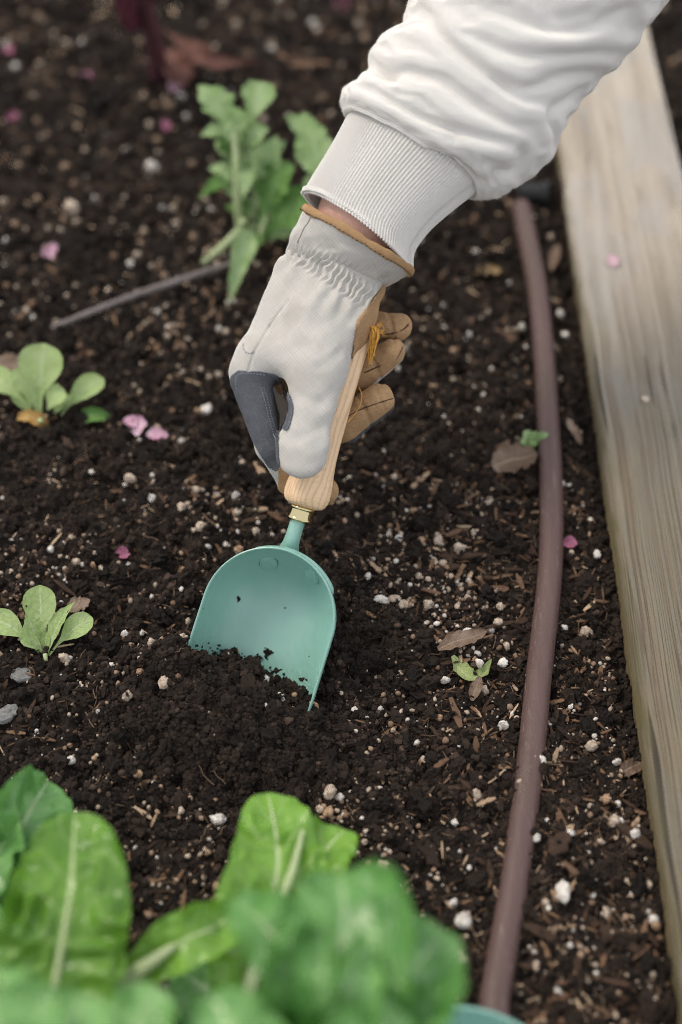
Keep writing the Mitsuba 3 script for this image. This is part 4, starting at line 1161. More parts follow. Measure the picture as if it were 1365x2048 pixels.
green('m_seedling', (0.36, 0.48, 0.19), (0.45, 0.57, 0.26), (0.56, 0.66, 0.42), 6, 0.30, 0.6, 0.5)
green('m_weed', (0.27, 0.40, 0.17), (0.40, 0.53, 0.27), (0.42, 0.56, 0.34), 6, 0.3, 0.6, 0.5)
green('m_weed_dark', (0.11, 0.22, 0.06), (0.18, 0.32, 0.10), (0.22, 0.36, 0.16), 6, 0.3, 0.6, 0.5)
def glossy_green(name, dark, mid, pale, n, side_amt, rib_amt):
    """thick juicy leaves: they mirror the sky more than they let light through"""
    def fn(p, nn, uv):
        rib, sd = veins(uv, n)
        c = mix(dark, mid, smoothstep(0.3, 0.7, fbm(p.x * 90, p.y * 90, p.z * 90, 3)))
        return mix(mix(c, pale, sd * side_amt), pale, rib * rib_amt)
    gloss = {'type': 'principled', 'base_color': proc(fn), 'roughness': 0.27, 'specular': 0.75}
    thin = {'type': 'principledthin', 'base_color': proc(fn), 'roughness': 0.4, 'spec_trans': 0.0, 'diff_trans': 1.0, 'eta': 1.4}
    scene[name] = {'type': 'blendbsdf', 'weight': 0.5, 'first': thin, 'second': {'type': 'twosided', 'bsdf': {'type': 'bumpmap', 'arbitrary': proc(lambda p, nn, uv: fbm(p.x * 260, p.y * 260, p.z * 260, 2), 5e-4), 'scale': 0.0009, 'bsdf': gloss}}}
glossy_green('m_lettuce', (0.13, 0.29, 0.028), (0.20, 0.40, 0.055), (0.56, 0.66, 0.36), 8, 0.25, 0.85)
glossy_green('m_lettuce_mid', (0.085, 0.21, 0.020), (0.14, 0.30, 0.035), (0.46, 0.57, 0.27), 8, 0.25, 0.8)
glossy_green('m_lettuce_dark', (0.08, 0.225, 0.05), (0.16, 0.36, 0.10), (0.42, 0.56, 0.32), 8, 0.28, 0.75)
glossy_green('m_lettuce_pale', (0.13, 0.31, 0.08), (0.22, 0.44, 0.14), (0.48, 0.61, 0.34), 8, 0.25, 0.7)
green('m_purple', (0.060, 0.020, 0.030), (0.10, 0.034, 0.046), (0.17, 0.075, 0.085), 6, 0.2, 0.4, 0.45)
green('m_pink', (0.68, 0.38, 0.52), (0.80, 0.58, 0.68), (0.85, 0.72, 0.76), 5, 0.2, 0.6, 0.6, 0.3)
green('m_pink_dull', (0.36, 0.12, 0.20), (0.48, 0.22, 0.30), (0.55, 0.32, 0.38), 5, 0.2, 0.5, 0.6, 0.3)
green('m_limp', (0.105, 0.052, 0.042), (0.20, 0.105, 0.088), (0.24, 0.14, 0.12), 6, 0.2, 0.4, 0.5)
green('m_dry_leaf', (0.17, 0.115, 0.085), (0.30, 0.225, 0.175), (0.36, 0.28, 0.22), 6, 0.4, 0.4, 0.7)
green('m_dry_tan', (0.26, 0.17, 0.08), (0.40, 0.28, 0.15), (0.46, 0.36, 0.22), 6, 0.3, 0.5, 0.6)
green('m_dry_yellow', (0.38, 0.20, 0.055), (0.55, 0.36, 0.14), (0.60, 0.45, 0.24), 6, 0.3, 0.5, 0.6)
green('m_torn_green', (0.27, 0.36, 0.13), (0.40, 0.47, 0.21), (0.52, 0.57, 0.33), 6, 0.3, 0.6, 0.5)
rough('m_stem_pale', lambda p, n, uv: mix((0.30, 0.38, 0.17), (0.44, 0.50, 0.29), fbm(p.x * 150, p.y * 150, p.z * 60, 3)), 0.5, 0.4)
rough('m_stem_purple', lambda p, n, uv: mix((0.060, 0.022, 0.030), (0.125, 0.050, 0.060), fbm(p.x * 120, p.y * 120, p.z * 40, 3)), 0.4, 0.45)
rough('m_twig', lambda p, n, uv: mix((0.10, 0.083, 0.078), (0.23, 0.20, 0.19), fbm(p.x * 250, p.y * 250, p.z * 250, 3)), 0.8, 0.3)

PROFILE = {'spoon': [0.10, 0.09, 0.10, 0.22, 0.55, 0.86, 1.0, 0.98, 0.80, 0.42], 'lance': [0.12, 0.16, 0.45, 0.8, 1.0, 0.95, 0.78, 0.52, 0.26, 0.05], 'broad': [0.30, 0.42, 0.66, 0.86, 0.97, 1.0, 0.95, 0.84, 0.64, 0.30],
           'petal': [0.25, 0.6, 0.9, 1.0, 1.0, 0.95, 0.85, 0.7, 0.5, 0.2], 'round': [0.2, 0.6, 0.85, 0.97, 1.0, 0.99, 0.94, 0.82, 0.62, 0.28]}
def leaf(path, width, face, profile='spoon', cup=0.25, blister=0.0, ruffle=0.0, seed=0, nu=44, nv=23, bite=None, skew=0.0, roll=0.0, grain=70.0, jag=0.05):
    """a leaf along path (world points, base to tip); face: the direction its upper side looks; cup: how far the margins rise, in widths"""
    g = np.random.default_rng(seed)
    c = spline(path, nu)
    t = unit(np.gradient(c, axis=0))
    u = np.linspace(0, 1, nu)
    nrm = unit(np.asarray(face, float) - t * (t @ np.asarray(face, float))[:, None])
    sd = np.cross(t, nrm)
    prof = np.interp(u, np.linspace(0, 1, 10), PROFILE[profile])
    k = np.ones(3) / 3
    prof = np.convolve(np.pad(prof, 1, 'edge'), k, 'valid')
    prof[-4:] *= np.array([0.97, 0.85, 0.62, 0.12])
    v = np.linspace(-1, 1, nv)
    W = 0.5 * width * prof
    edge = 1 + jag * (meshkit.noise(np.column_stack([u * (9 + 60 * jag) + seed, u * 0, u * 0])) - 0.5)
    a = roll * u
    ang = cup * 2.0
    # across the leaf the blade is bent to an arc, so that the margins lift
    X = np.sin(v[None, :] * ang) / max(ang, 1e-3) * (W * edge)[:, None]
    Z = (1 - np.cos(v[None, :] * ang)) / max(ang, 1e-3) * W[:, None]
    P = c[:, None] + sd[:, None] * X[..., None] + nrm[:, None] * Z[..., None]
    if skew:
        P = P + (sd * skew * np.sin(u * np.pi)[:, None] * width)[:, None]
    if blister:
        q_ = np.stack([P[..., 0], P[..., 1], P[..., 2]], -1) * grain + seed * 7
        b = np.abs(meshkit.noise(q_, seed) - 0.5) * 2
        P = P + nrm[:, None] * (blister * (0.5 - b) * (0.25 + np.abs(v[None, :])) * prof[:, None] * width)[..., None]
    if ruffle:
        w_ = np.sin(u[:, None] * (23 + 4 * g.random()) + 2.2 * np.sign(v)[None, :] + 5 * g.random()) + 0.6 * np.sin(u[:, None] * 41 + v[None, :] * 3)
        P = P + nrm[:, None] * (ruffle * width * w_ * np.abs(v[None, :]) ** 2.5 * prof[:, None])[..., None]
    m = grid(P)
    uv = np.stack(np.meshgrid(u, (v + 1) / 2, indexing='ij'), -1).reshape(-1, 2)
    keep = np.ones(len(m.faces), bool)
    if bite is not None:                                                   # nibbled margins and holes: (u, v, radius)
        q_ = uv[m.faces].mean(1)
        for bu, bv, br in bite:
            keep &= np.hypot((q_[:, 0] - bu), (q_[:, 1] - bv) * 0.6) > br
    return trimesh.Trimesh(m.vertices, m.faces[keep], process=False), uv
def add_leaf(key, mat, *a, label=None, cat=None, group=None, **k):
    m, uv = leaf(*a, **k)
    return add(key, m, mat, label=label, cat=cat, group=group, uv=uv)
VIEW = unit(CAM)                                                            # roughly towards the viewer, from the bed
SKYWARD = np.array([0, 0, 1.0])
def rise(px0, py0, px1, py1, z1, bow=0.0, z0=None, n=4, side=0.0):
    """points from the soil at one place of the photograph to height z1 above the soil's zero at another, bowed upwards"""
    a = on_soil(px0, py0, -0.002) if z0 is None else at(px0, py0, z0)
    b = at(px1, py1, z1)
    t = np.linspace(0, 1, n)[:, None]
    p = a + (b - a) * t
    p[:, 2] += bow * np.sin(np.pi * t[:, 0])
    p[:, 0] += side * np.sin(np.pi * t[:, 0])
    return p
MMF = 0.001

# --- seedling beside the scoop
s = fresh('seedling')
tag(s, 'pale green seedling with nibbled leaves, left of the scoop', 'seedling', 'seedlings along the left side')
mat = 'm_seedling'
add_leaf(f'{s}__leaf', mat, rise(88, 1308, 80, 1170, 0.036, 0.004), 0.0225, VIEW + [0, 0, -0.2], 'spoon', 0.26, 0.05, 0.0, seed=1, bite=[(0.66, 0.10, 0.02)])
add_leaf(f'{s}__leaf', mat, rise(84, 1310, 52, 1222, 0.026, 0.003), 0.0165, VIEW + [0.5, 0, 0], 'lance', 0.30, 0.03, 0.02, seed=2, bite=[(0.74, 0.02, 0.045), (0.83, 0.04, 0.03)])
add_leaf(f'{s}__leaf', mat, rise(82, 1309, -18, 1240, 0.016, 0.010), 0.0185, [0.2, -0.5, 0.8], 'spoon', 0.3, 0.03, 0.01, seed=3)
add_leaf(f'{s}__leaf', mat, rise(92, 1312, 30, 1262, 0.013, 0.007), 0.0125, [-0.2, -0.7, 0.6], 'lance', 0.34, 0.03, 0.01, seed=4)
add_leaf(f'{s}__leaf', mat, rise(96, 1310, 150, 1203, 0.032, 0.003, side=-0.002), 0.0135, VIEW + [-0.9, 0, 0], 'lance', 0.38, 0.02, 0.02, seed=5, bite=[(0.80, 0.62, 0.035), (0.93, 0.9, 0.05)])
add_leaf(f'{s}__leaf', mat, rise(98, 1311, 186, 1236, 0.023, 0.005), 0.0165, VIEW + [-0.3, 0, 0.2], 'spoon', 0.3, 0.03, 0.01, seed=6)
add_leaf(f'{s}__leaf', mat, rise(90, 1309, 96, 1262, 0.014, 0.003), 0.007, VIEW, 'lance', 0.4, 0.02, 0.0, seed=7)
add(f'{s}__stem', tube(spline([on_soil(95, 1338, -0.004), on_soil(93, 1325, 0.004), on_soil(90, 1308, 0.007)], 8), [0.0012] * 5 + [0.0013, 0.0015, 0.0015], 10), 'm_stem_pale')
# --- seedling farther back
s = fresh('seedling')
tag(s, 'pale green seedling with round upright leaf and a dry yellow leaf at its foot', 'seedling', 'seedlings along the left side')
add_leaf(f'{s}__leaf', mat, rise(80, 842, 88, 686, 0.052, 0.005), 0.034, VIEW + [0, 0, -0.2], 'spoon', 0.26, 0.03, 0.0, seed=11)
add_leaf(f'{s}__leaf', mat, rise(78, 842, 52, 728, 0.040, 0.006), 0.028, VIEW + [0.3, 0, 0], 'spoon', 0.20, 0.03, 0.0, seed=12)
add_leaf(f'{s}__leaf', mat, rise(74, 840, -28, 752, 0.024, 0.012), 0.020, [0.2, -0.5, 0.8], 'spoon', 0.16, 0.03, 0.01, seed=13)
add_leaf(f'{s}__leaf', mat, rise(70, 838, 14, 762, 0.022, 0.004), 0.014, [0.3, -0.6, 0.8], 'lance', 0.3, 0.03, 0.01, seed=14)
add_leaf(f'{s}__leaf', mat, rise(88, 843, 128, 778, 0.026, 0.006), 0.0175, VIEW + [-0.2, 0, 0.3], 'spoon', 0.24, 0.03, 0.02, seed=15)
add_leaf(f'{s}__leaf', mat, rise(92, 842, 150, 792, 0.018, 0.006), 0.012, VIEW + [-0.2, 0, 0.5], 'lance', 0.3, 0.03, 0.02, seed=16)
add_leaf(f'{s}__leaf', mat, rise(112, 846, 208, 758, 0.024, 0.007), 0.0195, VIEW + [-0.3, 0, 0.2], 'spoon', 0.3, 0.03, 0.0, seed=17)
add_leaf(f'{s}__dry_leaf', 'm_dry_yellow', rise(96, 856, 34, 838, 0.008, 0.006), 0.013, [0.1, -0.4, 1], 'petal', 0.6, 0.12, 0.1, seed=18, label='curled dry yellow leaf at the foot of the seedling')
add(f'{s}__stem', tube(spline([on_soil(84, 852, -0.004), on_soil(82, 846, 0.002), on_soil(81, 840, 0.006)], 8), [0.0016] * 5 + [0.0018, 0.002, 0.002], 10), 'm_stem_pale')
add_leaf('fallen_leaf', 'm_weed_dark', rise(152, 842, 222, 838, 0.004, 0.005), 0.014, [0, -0.2, 1], 'petal', 0.2, 0.05, 0.03, seed=19, label='small dark green leaf lying flat beside the farther seedling', cat='leaf')
# --- tiny seedling under the hose
s = fresh('sprout')
tag(s, 'tiny bright green sprout growing against the left side of the hose', 'sprout')
for i, (x, y, w, z) in enumerate([(1048, 862, 0.009, 0.012), (1098, 868, 0.008, 0.018), (1070, 892, 0.008, 0.010), (1040, 885, 0.007, 0.008), (1075, 862, 0.007, 0.016)]):
    add_leaf(f'{s}__leaf', 'm_weed', rise(1062, 900, x, y, z, 0.004), w, [0, -0.5, 0.9], 'petal', 0.2, 0.05, 0.05, seed=20 + i, nu=20, nv=11)
add(f'{s}__stem', tube(spline([on_soil(1062, 905, -0.003), on_soil(1062, 898, 0.003), on_soil(1062, 890, 0.006)], 6), 0.0008, 6), 'm_stem_pale')

# --- the sprawling weed behind the glove
s = fresh('weed')
tag(s, 'sprawling green weed with pale stems behind the gloved hand', 'weed')
def frond(pts, r0, r1):
    p = spline(np.array(pts), 26)
    return add(f'{s}__stem', tube(p, np.linspace(r0, r1, 26), 10), 'm_stem_pale')
WB = (478, 480)
frond([on_soil(404, 528, 0.002), on_soil(440, 498, 0.006), at(480, 458, 0.02), at(486, 440, 0.03)], 0.0036, 0.003)
frond([on_soil(486, 478, 0), at(476, 420, 0.030), at(474, 350, 0.060), at(470, 290, 0.080), at(462, 250, 0.092)], 0.0042, 0.0024)
frond([on_soil(486, 478, 0), at(500, 420, 0.022), at(518, 380, 0.034), at(530, 350, 0.045)], 0.0038, 0.0022)
frond([on_soil(486, 470, 0), at(480, 400, 0.026), at(490, 330, 0.055), at(506, 280, 0.072), at(512, 250, 0.08)], 0.0034, 0.002)
frond([on_soil(486, 456, 0.004), at(530, 452, 0.010), at(580, 462, 0.010), at(640, 470, 0.008)], 0.003, 0.002)
frond([on_soil(498, 520, 0.001), at(512, 490, 0.008), at(535, 430, 0.03)], 0.0026, 0.002)
def wl(mt, x0, y0, z0, x1, y1, z1, w, face, prof='lance', cup=0.25, seed=0, bow=0.006, **k):
    a, b = at(x0, y0, z0), at(x1, y1, z1)
    t = np.linspace(0, 1, 5)[:, None]
    p = a + (b - a) * t
    p[:, 2] += bow * np.sin(np.pi * t[:, 0])
    add_leaf(f'{s}__leaf', mt, p, w, face, prof, cup, 0.05, 0.05, seed=seed, jag=0.32, **k)
wl('m_weed', 468, 268, 0.085, 396, 170, 0.11, 0.030, VIEW + [0.5, 0, 0], 'lance', 0.3, seed=31)
wl('m_weed', 496, 280, 0.078, 530, 164, 0.11, 0.029, VIEW + [-0.2, 0, 0], 'spoon', 0.25, seed=32)
wl('m_weed', 470, 275, 0.08, 400, 272, 0.078, 0.014, [0, -0.6, 0.8], 'lance', 0.4, seed=33)
wl('m_weed', 480, 300, 0.07, 540, 258, 0.085, 0.020, VIEW, seed=34)
wl('m_weed', 474, 300, 0.075, 450, 244, 0.095, 0.018, VIEW + [0.5, 0, 0], seed=35)
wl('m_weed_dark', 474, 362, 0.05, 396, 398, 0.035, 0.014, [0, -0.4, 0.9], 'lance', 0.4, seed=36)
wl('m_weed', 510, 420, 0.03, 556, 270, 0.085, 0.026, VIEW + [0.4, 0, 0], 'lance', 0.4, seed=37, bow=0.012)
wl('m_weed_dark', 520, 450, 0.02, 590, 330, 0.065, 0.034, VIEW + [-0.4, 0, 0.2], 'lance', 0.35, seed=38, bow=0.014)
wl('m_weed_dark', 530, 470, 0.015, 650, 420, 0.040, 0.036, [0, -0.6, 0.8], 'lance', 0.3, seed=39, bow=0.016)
wl('m_weed', 655, 392, 0.05, 606, 222, 0.09, 0.034, VIEW + [-0.3, 0, 0], 'lance', 0.3, seed=40)
wl('m_weed', 632, 300, 0.07, 570, 230, 0.085, 0.017, VIEW + [0.2, 0, 0], 'lance', 0.35, seed=41)
wl('m_weed', 600, 430, 0.03, 690, 330, 0.06, 0.030, VIEW, 'lance', seed=42)
wl('m_weed', 512, 462, 0.02, 458, 612, 0.004, 0.024, [0.4, -0.6, 0.8], 'lance', 0.5, seed=43, bow=0.018)
wl('m_weed', 500, 330, 0.06, 486, 400, 0.05, 0.016, VIEW, seed=44)
wl('m_weed', 518, 400, 0.03, 552, 338, 0.05, 0.016, VIEW + [0.3, 0, 0], 'lance', 0.4, seed=45)
wl('m_weed', 560, 475, 0.012, 566, 370, 0.05, 0.026, VIEW + [0.3, 0, 0], 'lance', 0.4, seed=46)
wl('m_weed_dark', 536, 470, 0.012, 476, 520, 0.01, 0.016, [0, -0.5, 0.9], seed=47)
wl('m_weed', 500, 300, 0.07, 472, 216, 0.09, 0.018, VIEW + [0.2, 0, 0.2], seed=48)
wl('m_weed', 488, 330, 0.06, 548, 316, 0.07, 0.016, VIEW + [0, 0, 0.5], 'lance', 0.4, seed=49)
wl('m_weed_dark', 496, 360, 0.05, 566, 322, 0.06, 0.020, VIEW + [0, 0, 0.3], 'lance', 0.35, seed=50)
wl('m_weed', 540, 450, 0.02, 610, 388, 0.05, 0.020, VIEW + [-0.3, 0, 0.4], 'lance', 0.4, seed=56)
wl('m_weed', 540, 480, 0.012, 604, 452, 0.02, 0.022, [0, -0.6, 0.8], 'lance', 0.4, seed=57)
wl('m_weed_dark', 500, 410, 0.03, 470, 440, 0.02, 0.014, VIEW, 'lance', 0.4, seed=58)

g = np.random.default_rng(5)
for i in range(22):                                                         # smaller leaves crowding the stems
    f_ = g.random()
    x0, y0, z0_ = 486 - 16 * f_ + g.normal(0, 8) + 46 * (i % 2) * g.random(), 455 - 175 * f_, 0.012 + 0.068 * f_
    a_ = g.uniform(-1.15, 1.15)
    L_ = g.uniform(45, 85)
    wl('m_weed' if i % 4 else 'm_weed_dark', x0, y0, z0_, x0 + L_ * math.sin(a_), y0 - L_ * math.cos(a_) * 0.8, z0_ + g.uniform(0.004, 0.022), g.uniform(0.012, 0.019), VIEW + [-0.6 * math.sin(a_), 0, g.uniform(-0.2, 0.4)], 'lance', g.uniform(0.25, 0.5), seed=200 + i, bow=0.005, nu=26, nv=13)

# --- purple plant at the far end
s = fresh('purple_plant')
tag(s, 'blurred dark purple leafy stem rising at the far end of the bed', 'plant')
p = spline([on_soil(318, 160, -0.004), at(312, 100, 0.04), at(300, 50, 0.08), at(284, 0, 0.12), at(262, -70, 0.17), at(240, -130, 0.21)], 40)
add(f'{s}__stem', tube(p, np.concatenate([np.linspace(0.0095, 0.0085, 12), np.linspace(0.0085, 0.006, 28)]), 16), 'm_stem_purple')
add_leaf(f'{s}__leaf', 'm_purple', spline([at(298, 60, 0.06), at(276, 20, 0.11), at(262, -40, 0.16), at(240, -120, 0.19)], 8), 0.05, [0.3, -0.8, 0.5], 'lance', 0.3, 0.05, 0.04, seed=51)
add_leaf(f'{s}__leaf', 'm_limp', spline([at(330, 60, 0.012), at(380, 98, 0.03), at(430, 126, 0.030), at(520, 122, 0.012)], 8), 0.026, [0, -0.4, 0.9], 'lance', 0.45, 0.05, 0.06, seed=52, label='limp reddish brown leaf lying on the soil')
add_leaf(f'{s}__leaf', 'm_limp', spline([at(334, 100, 0.004), at(352, 135, 0.02), at(372, 170, 0.010)], 6), 0.036, [0.2, -0.5, 0.9], 'petal', 0.3, 0.06, 0.05, seed=53)
add_leaf(f'{s}__leaf', 'm_purple', spline([at(310, -20, 0.12), at(340, -80, 0.16), at(400, -150, 0.17)], 6), 0.06, [0, -0.6, 0.8], 'lance', 0.3, 0.05, 0.05, seed=54)

# --- lettuces in the foreground: pixel and distance from the lens give each leaf its place
def lp(*pts):
    return np.array([deep(*p) for p in pts])
TOV = -FW
def big_leaf(key, mat, path, width, face, prof, cup, blister, ruffle, seed, rib=0.0, label=None, grain=95, **k):
    """a savoyed lettuce leaf with a raised rib along its back"""
    kk = add_leaf(key, mat, path, width, TOV + np.array(face), prof, cup, blister, ruffle, seed=seed, nu=100, nv=51, grain=grain, label=label, jag=0.10, **k)
    if rib:
        c = spline(path, 40)[:34]
        add(f'{kk}__rib', tube(c + TOV * 0.0006, np.linspace(rib, rib * 0.18, 34), 10), 'm_stem_pale')
    return kk
s = fresh('lettuce')
tag(s, 'blurred green lettuce with tall upright leaves in the near left corner', 'lettuce', 'lettuces in the foreground')
L_ = f'{s}__leaf'
big_leaf(L_, 'm_lettuce_mid', lp((70, 2260, 0.72), (95, 2070, 0.69), (122, 1900, 0.69), (142, 1770, 0.705), (150, 1625, 0.735)), 0.066, [0.12, 0, 0.05], 'broad', 0.16, 0.201, 0.051, 61, 0.0032)
big_leaf(L_, 'm_lettuce_dark', lp((-70, 1880, 0.78), (-10, 1740, 0.77), (50, 1640, 0.775), (96, 1562, 0.80)), 0.056, [0.5, 0, 0.2], 'broad', 0.42, 0.201, 0.051, 62, 0.0016)
big_leaf(L_, 'm_lettuce_pale', lp((-60, 1900, 0.76), (-30, 1770, 0.755), (5, 1690, 0.765), (40, 1640, 0.79)), 0.032, [-0.5, 0, 0.4], 'broad', 0.3, 0.184, 0.051, 63)
big_leaf(L_, 'm_lettuce_pale', lp((60, 2300, 0.64), (40, 2150, 0.60), (0, 2060, 0.585), (-70, 1985, 0.59)), 0.060, [0, 0, 0.4], 'broad', 0.25, 0.167, 0.068, 64, 0.002, grain=80)
big_leaf(L_, 'm_lettuce_pale', lp((120, 2300, 0.62), (190, 2170, 0.60), (250, 2090, 0.60), (318, 1975, 0.615)), 0.044, [-0.1, 0, 0.5], 'broad', 0.28, 0.167, 0.068, 65, 0.002, grain=80)
big_leaf(L_, 'm_lettuce_pale', lp((90, 2320, 0.61), (100, 2190, 0.59), (130, 2080, 0.59), (170, 1990, 0.605)), 0.044, [0.1, 0, 0.4], 'broad', 0.3, 0.167, 0.085, 67, grain=80)
big_leaf(L_, 'm_lettuce_dark', lp((0, 2200, 0.74), (-20, 2060, 0.72), (-60, 1920, 0.72), (-110, 1800, 0.74)), 0.06, [0.3, 0, 0.2], 'broad', 0.25, 0.167, 0.034, 66)
add(f'{s}__stem', tube(spline([on_soil(90, 2380, -0.01), deep(88, 2310, 0.71), deep(80, 2240, 0.70)], 10), 0.011, 14), 'm_stem_pale')
s = fresh('lettuce')
tag(s, 'blurred green lettuce with cupped heart leaf at the bottom centre, beside the mint green rim', 'lettuce', 'lettuces in the foreground')
L_ = f'{s}__leaf'
big_leaf(L_, 'm_lettuce', lp((474, 2110, 0.735), (500, 1960, 0.725), (536, 1830, 0.73), (556, 1710, 0.745), (536, 1586, 0.78)), 0.058, [0.2, 0, 0], 'broad', 0.12, 0.167, 0.034, 71)
big_leaf(L_, 'm_lettuce', lp((536, 1890, 0.727), (590, 1790, 0.74), (640, 1715, 0.752), (690, 1660, 0.77)), 0.042, [-0.55, 0, 0.2], 'broad', 0.30, 0.167, 0.085, 72, label='folded right half of the tall lettuce leaf')
add(f'{L_}_rib', tube(spline(lp((478, 2090, 0.729), (502, 1960, 0.719), (545, 1840, 0.724), (582, 1750, 0.735), (606, 1662, 0.752)), 30), np.linspace(0.0050, 0.0012, 30), 10), 'm_stem_pale', label='pale midrib of the tall leaf')
big_leaf(L_, 'm_lettuce', lp((226, 2000, 0.72), (295, 1930, 0.705), (370, 1880, 0.705), (440, 1848, 0.718), (486, 1800, 0.74)), 0.030, [0, 0, 0.7], 'broad', 0.30, 0.134, 0.085, 73)
add(f'{L_}_rib', tube(spline(lp((225, 2000, 0.718), (270, 1948, 0.703), (320, 1912, 0.699), (352, 1890, 0.702)), 20), np.linspace(0.0056, 0.0012, 20), 10), 'm_stem_pale', label='thick whitish rib of the low left leaf')
big_leaf(L_, 'm_lettuce_dark', lp((600, 2280, 0.65), (640, 2120, 0.61), (672, 1960, 0.598), (690, 1840, 0.605), (680, 1750, 0.63)), 0.070, [0, 0, 0.1], 'round', 0.45, 0.201, 0.051, 74, grain=80)
big_leaf(L_, 'm_lettuce_dark', lp((640, 2060, 0.63), (600, 1950, 0.608), (545, 1870, 0.61), (472, 1795, 0.645)), 0.034, [0.4, 0, 0.2], 'round', 0.35, 0.189, 0.068, 84, 0.002, grain=80)
big_leaf(L_, 'm_lettuce_dark', lp((650, 2260, 0.63), (730, 2100, 0.60), (795, 1985, 0.598), (888, 1862, 0.63)), 0.060, [-0.35, 0, 0.3], 'round', 0.40, 0.184, 0.068, 75, 0.002, grain=80)
big_leaf(L_, 'm_lettuce_pale', lp((650, 2150, 0.60), (676, 2060, 0.58), (700, 1970, 0.572), (716, 1890, 0.59)), 0.034, [0.3, 0, 0.1], 'round', 0.75, 0.167, 0.051, 76, grain=80)
big_leaf(L_, 'm_lettuce_dark', lp((690, 2140, 0.605), (668, 2040, 0.585), (648, 1960, 0.58), (650, 1880, 0.595)), 0.030, [-0.4, 0, 0.1], 'round', 0.75, 0.167, 0.051, 81, grain=80)
big_leaf(L_, 'm_lettuce_pale', lp((570, 2260, 0.62), (520, 2150, 0.59), (480, 2080, 0.58), (420, 1990, 0.59)), 0.040, [0.1, 0, 0.6], 'broad', 0.3, 0.167, 0.085, 77, 0.002, grain=80)
big_leaf(L_, 'm_lettuce_pale', lp((640, 2300, 0.60), (690, 2190, 0.57), (740, 2110, 0.565), (800, 2020, 0.58)), 0.046, [-0.2, 0, 0.5], 'round', 0.3, 0.167, 0.068, 78, 0.002, grain=80)
big_leaf(L_, 'm_lettuce_dark', lp((500, 2150, 0.74), (440, 2030, 0.73), (400, 1970, 0.735), (350, 1940, 0.755)), 0.040, [0.1, 0, 0.6], 'broad', 0.3, 0.134, 0.051, 79)
add(f'{s}__stem', tube(spline([on_soil(570, 2420, -0.01), deep(570, 2330, 0.69), deep(570, 2220, 0.665)], 10), 0.012, 14), 'm_stem_pale')

# ------------------------------------------------------------------ mint green pot, only its rim in view
P1 = at(905, 2007, 0.062)
PR = 0.064
pc = np.array([P1[0], P1[1] - PR, 0.0])
z0 = float(soil_h(pc[0], pc[1])) - 0.006
prof = [(z0, PR * 0.60), (z0 + 0.002, PR * 0.70), (z0 + 0.02, PR * 0.78), (0.045, PR * 0.92), (0.058, PR * 0.97), (0.060, PR * 0.985), (0.0625, PR * 0.985), (0.0638, PR * 0.97), (0.0635, PR * 0.95), (0.060, PR * 0.945), (0.045, PR * 0.89), (z0 + 0.02, PR * 0.75), (z0 + 0.010, PR * 0.66), (z0 + 0.009, PR * 0.1)]
th = np.linspace(0, 2 * np.pi, 97)[:-1]
Pg = np.stack([np.column_stack([pc[0] + r * np.cos(th), pc[1] + r * np.sin(th), np.full(96, z)]) for z, r in prof])
add('pot', grid(Pg, wrap=True), 'm_mint', 'mint green round pot in the near foreground, only its rim showing', 'pot', smooth=40)

# ------------------------------------------------------------------ petals, dead leaves, stones and the twig
def petal(px, py, size, mat, label, n=1, spread=0.0, z=None, group=None):
    k = fresh('petal')
    if n > 1:
        tag(k, label, 'petal', group)
    for i in range(n):
        g_ = (on_soil(px, py, 0.0042) if z is None else at(px, py, z)) + np.array([*rng.normal(0, spread, 2), 0.0008 * i])
        a = rng.uniform(0, 6.28)
        d_ = np.array([math.cos(a), math.sin(a), 0.15 + 0.3 * rng.random()]) * size * rng.uniform(0.8, 1.1)
        path = [g_ - d_ * 0.5 + [0, 0, size * 0.2], g_ + [0, 0, 0.0008], g_ + d_ * 0.5]
        args = dict(label=label, cat='petal', group=group) if n == 1 else {}
        add_leaf(k if n == 1 else f'{k}__petal', mat, path, size * 0.85, [0.2 * rng.normal(), -0.3, 1], 'petal', 0.45, 0.22, 0.08, seed=100 + int(px) + i, nu=20, nv=13, jag=0.3, grain=160, **args)
petal(104, 506, 0.021, 'm_pink', 'bright pink petal on bare soil at the far left')
petal(354, 177, 0.021, 'm_pink', 'pink petal below the dark purple stem')
petal(1226, 524, 0.013, 'm_pink', 'pale pink petal on top of the timber', z=0.0235)
petal(286, 852, 0.014, 'm_pink', 'cluster of crumpled pink petals between the farther seedling and the glove', 4, 0.005)
petal(320, 872, 0.013, 'm_pink', 'pale crumpled petals, lower right piece of the pink pair left of the glove', 3, 0.003)
petal(244, 1113, 0.008, 'm_pink_dull', 'small dull pink petals left of the scoop rim', 3, 0.002)
petal(1138, 1088, 0.012, 'm_pink_dull', 'magenta petal at the right edge of the hose')
petal(18, 103, 0.016, 'm_pink_dull', 'blurred pink petal in the far left corner')
petal(330, 252, 0.014, 'm_pink_dull', 'dull pink petal left of the weed top')
petal(28, 236, 0.014, 'm_pink_dull', 'dull pink petal at the left edge, level with the weed top')
petal(434, 1812, 0.008, 'm_pink_dull', 'small magenta petal between the two lettuces')
petal(684, 12, 0.022, 'm_pink_dull', 'blurred pink petal at the top edge beside the sleeve')
petal(248, 6, 0.018, 'm_pink', 'pink petal at the top edge beside the purple stem')
petal(176, 156, 0.018, 'm_pink_dull', 'dull red petal between the left edge and the purple stem')
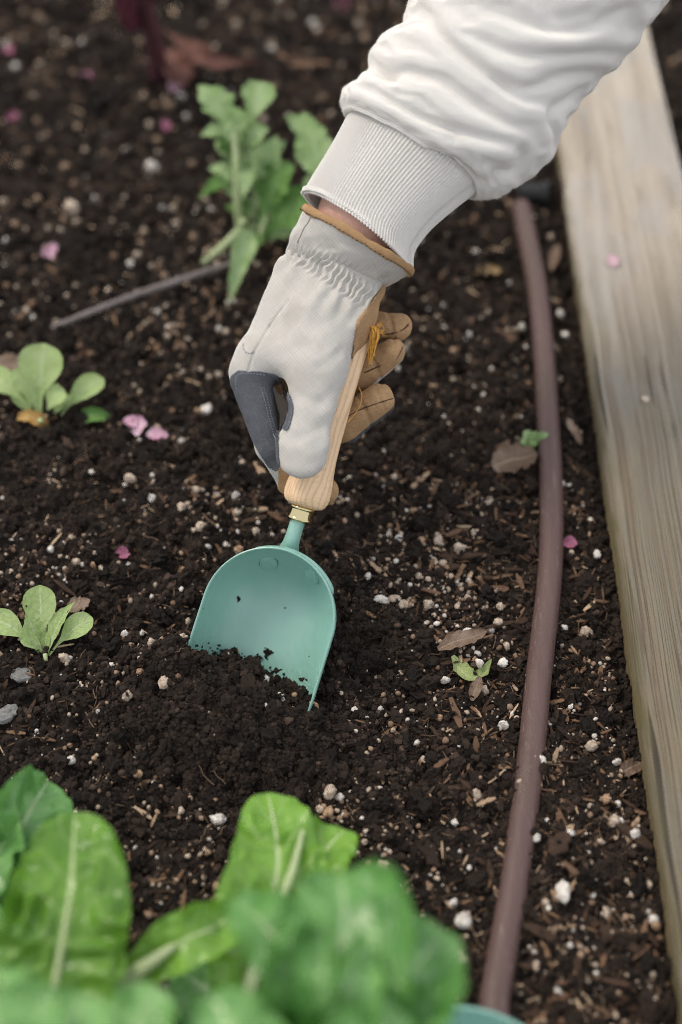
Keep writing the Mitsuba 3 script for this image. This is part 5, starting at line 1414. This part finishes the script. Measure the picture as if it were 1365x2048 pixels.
def dead(px, py, ang, L, w, mat, label, cup=0.3, **k):
    g_ = on_soil(px, py, 0.0045)
    d_ = np.array([math.cos(ang), math.sin(ang), 0]) * L / 2
    add_leaf('fallen_leaf', mat, [g_ - d_ + [0, 0, 0.001], g_ - d_ * 0.3 + [0, 0, 0.004], g_ + d_ * 0.4 + [0, 0, 0.003], g_ + d_ + [0, 0, 0.005]], w, [0, -0.2, 1], k.pop('prof', 'petal'), cup, 0.16, 0.10, label=label, cat='leaf', **k)
dead(1030, 926, 0.3, 0.034, 0.026, 'm_dry_leaf', 'dry pinkish grey leaf lying left of the hose below the sprout', seed=81)
dead(925, 1286, 0.35, 0.034, 0.012, 'm_dry_leaf', 'crumpled dry brown leaf lying above the torn green leaf', seed=82)
dead(952, 1382, 1.2, 0.017, 0.008, 'm_dry_leaf', 'small dry grey leaf scrap below the torn green leaf', seed=83)
dead(976, 551, 0.2, 0.022, 0.012, 'm_dry_tan', 'tan dry leaf right of the glove cuff', seed=84)
dead(1108, 520, 1.3, 0.030, 0.010, 'm_dry_leaf', 'tan dry leaf between the far hose and the timber', seed=85)
dead(160, 1216, 0.4, 0.015, 0.012, 'm_dry_leaf', 'papery dry leaf behind the near seedling', seed=86)
dead(1148, 868, 1.9, 0.024, 0.007, 'm_dry_leaf', 'dry brown leaf right of the hose, level with the sprout', seed=87)
dead(1265, 1540, 0.5, 0.020, 0.010, 'm_dry_leaf', 'dry grey leaf scrap close to the near timber', seed=88)
dead(20, 740, 0.2, 0.04, 0.02, 'm_dry_leaf', 'blurred dry leaf behind the farther seedling', seed=89)
add_leaf('fallen_leaf', 'm_torn_green', [on_soil(905, 1312, 0.004), on_soil(920, 1338, 0.006), on_soil(945, 1356, 0.006), on_soil(972, 1345, 0.008), on_soil(984, 1318, 0.012)], 0.0125, [-0.2, 0.2, 1], 'petal', 0.5, 0.06, 0.06, seed=90, bite=[(0.32, 0.98, 0.06), (0.55, 0.96, 0.08), (0.18, 0.02, 0.05), (0.75, 1.0, 0.06)], label='torn pale green leaf curled on the soil left of the hose', cat='leaf')
def slate(px, py, sx, sy, sz, rot, label):
    v, f = lumps(1, 2, 0.22, (0.9, 1.1), rng)[0]
    v = v.copy()
    v[:, 2] = np.clip(v[:, 2], -0.55, 0.5)
    v = v * [sx, sy, sz] @ lie(rot, 0.15).T + on_soil(px, py, sz * 0.35)
    add('slate_stone', trimesh.Trimesh(v, f, process=False), 'm_slate', label, 'stone', 'slate pieces at the left edge', smooth=30)
slate(45, 1350, 0.0085, 0.0055, 0.0035, 0.3, 'flat grey slate piece below the near seedling')
slate(12, 1430, 0.008, 0.0055, 0.004, 0.9, 'grey slate piece cut by the left edge below the other slate')
tw = spline([on_soil(104, 656, 0.003), on_soil(180, 625, 0.007), on_soil(270, 590, 0.009), on_soil(360, 560, 0.009), on_soil(462, 528, 0.006)], 60)
tw += rng.normal(0, 0.0002, tw.shape)
add('twig', tube(tw, np.linspace(0.0026, 0.0032, 60) * (1 + 0.08 * rng.normal(size=60)), 10), 'm_twig', 'straight bare grey twig lying on the soil left of the glove', 'twig')
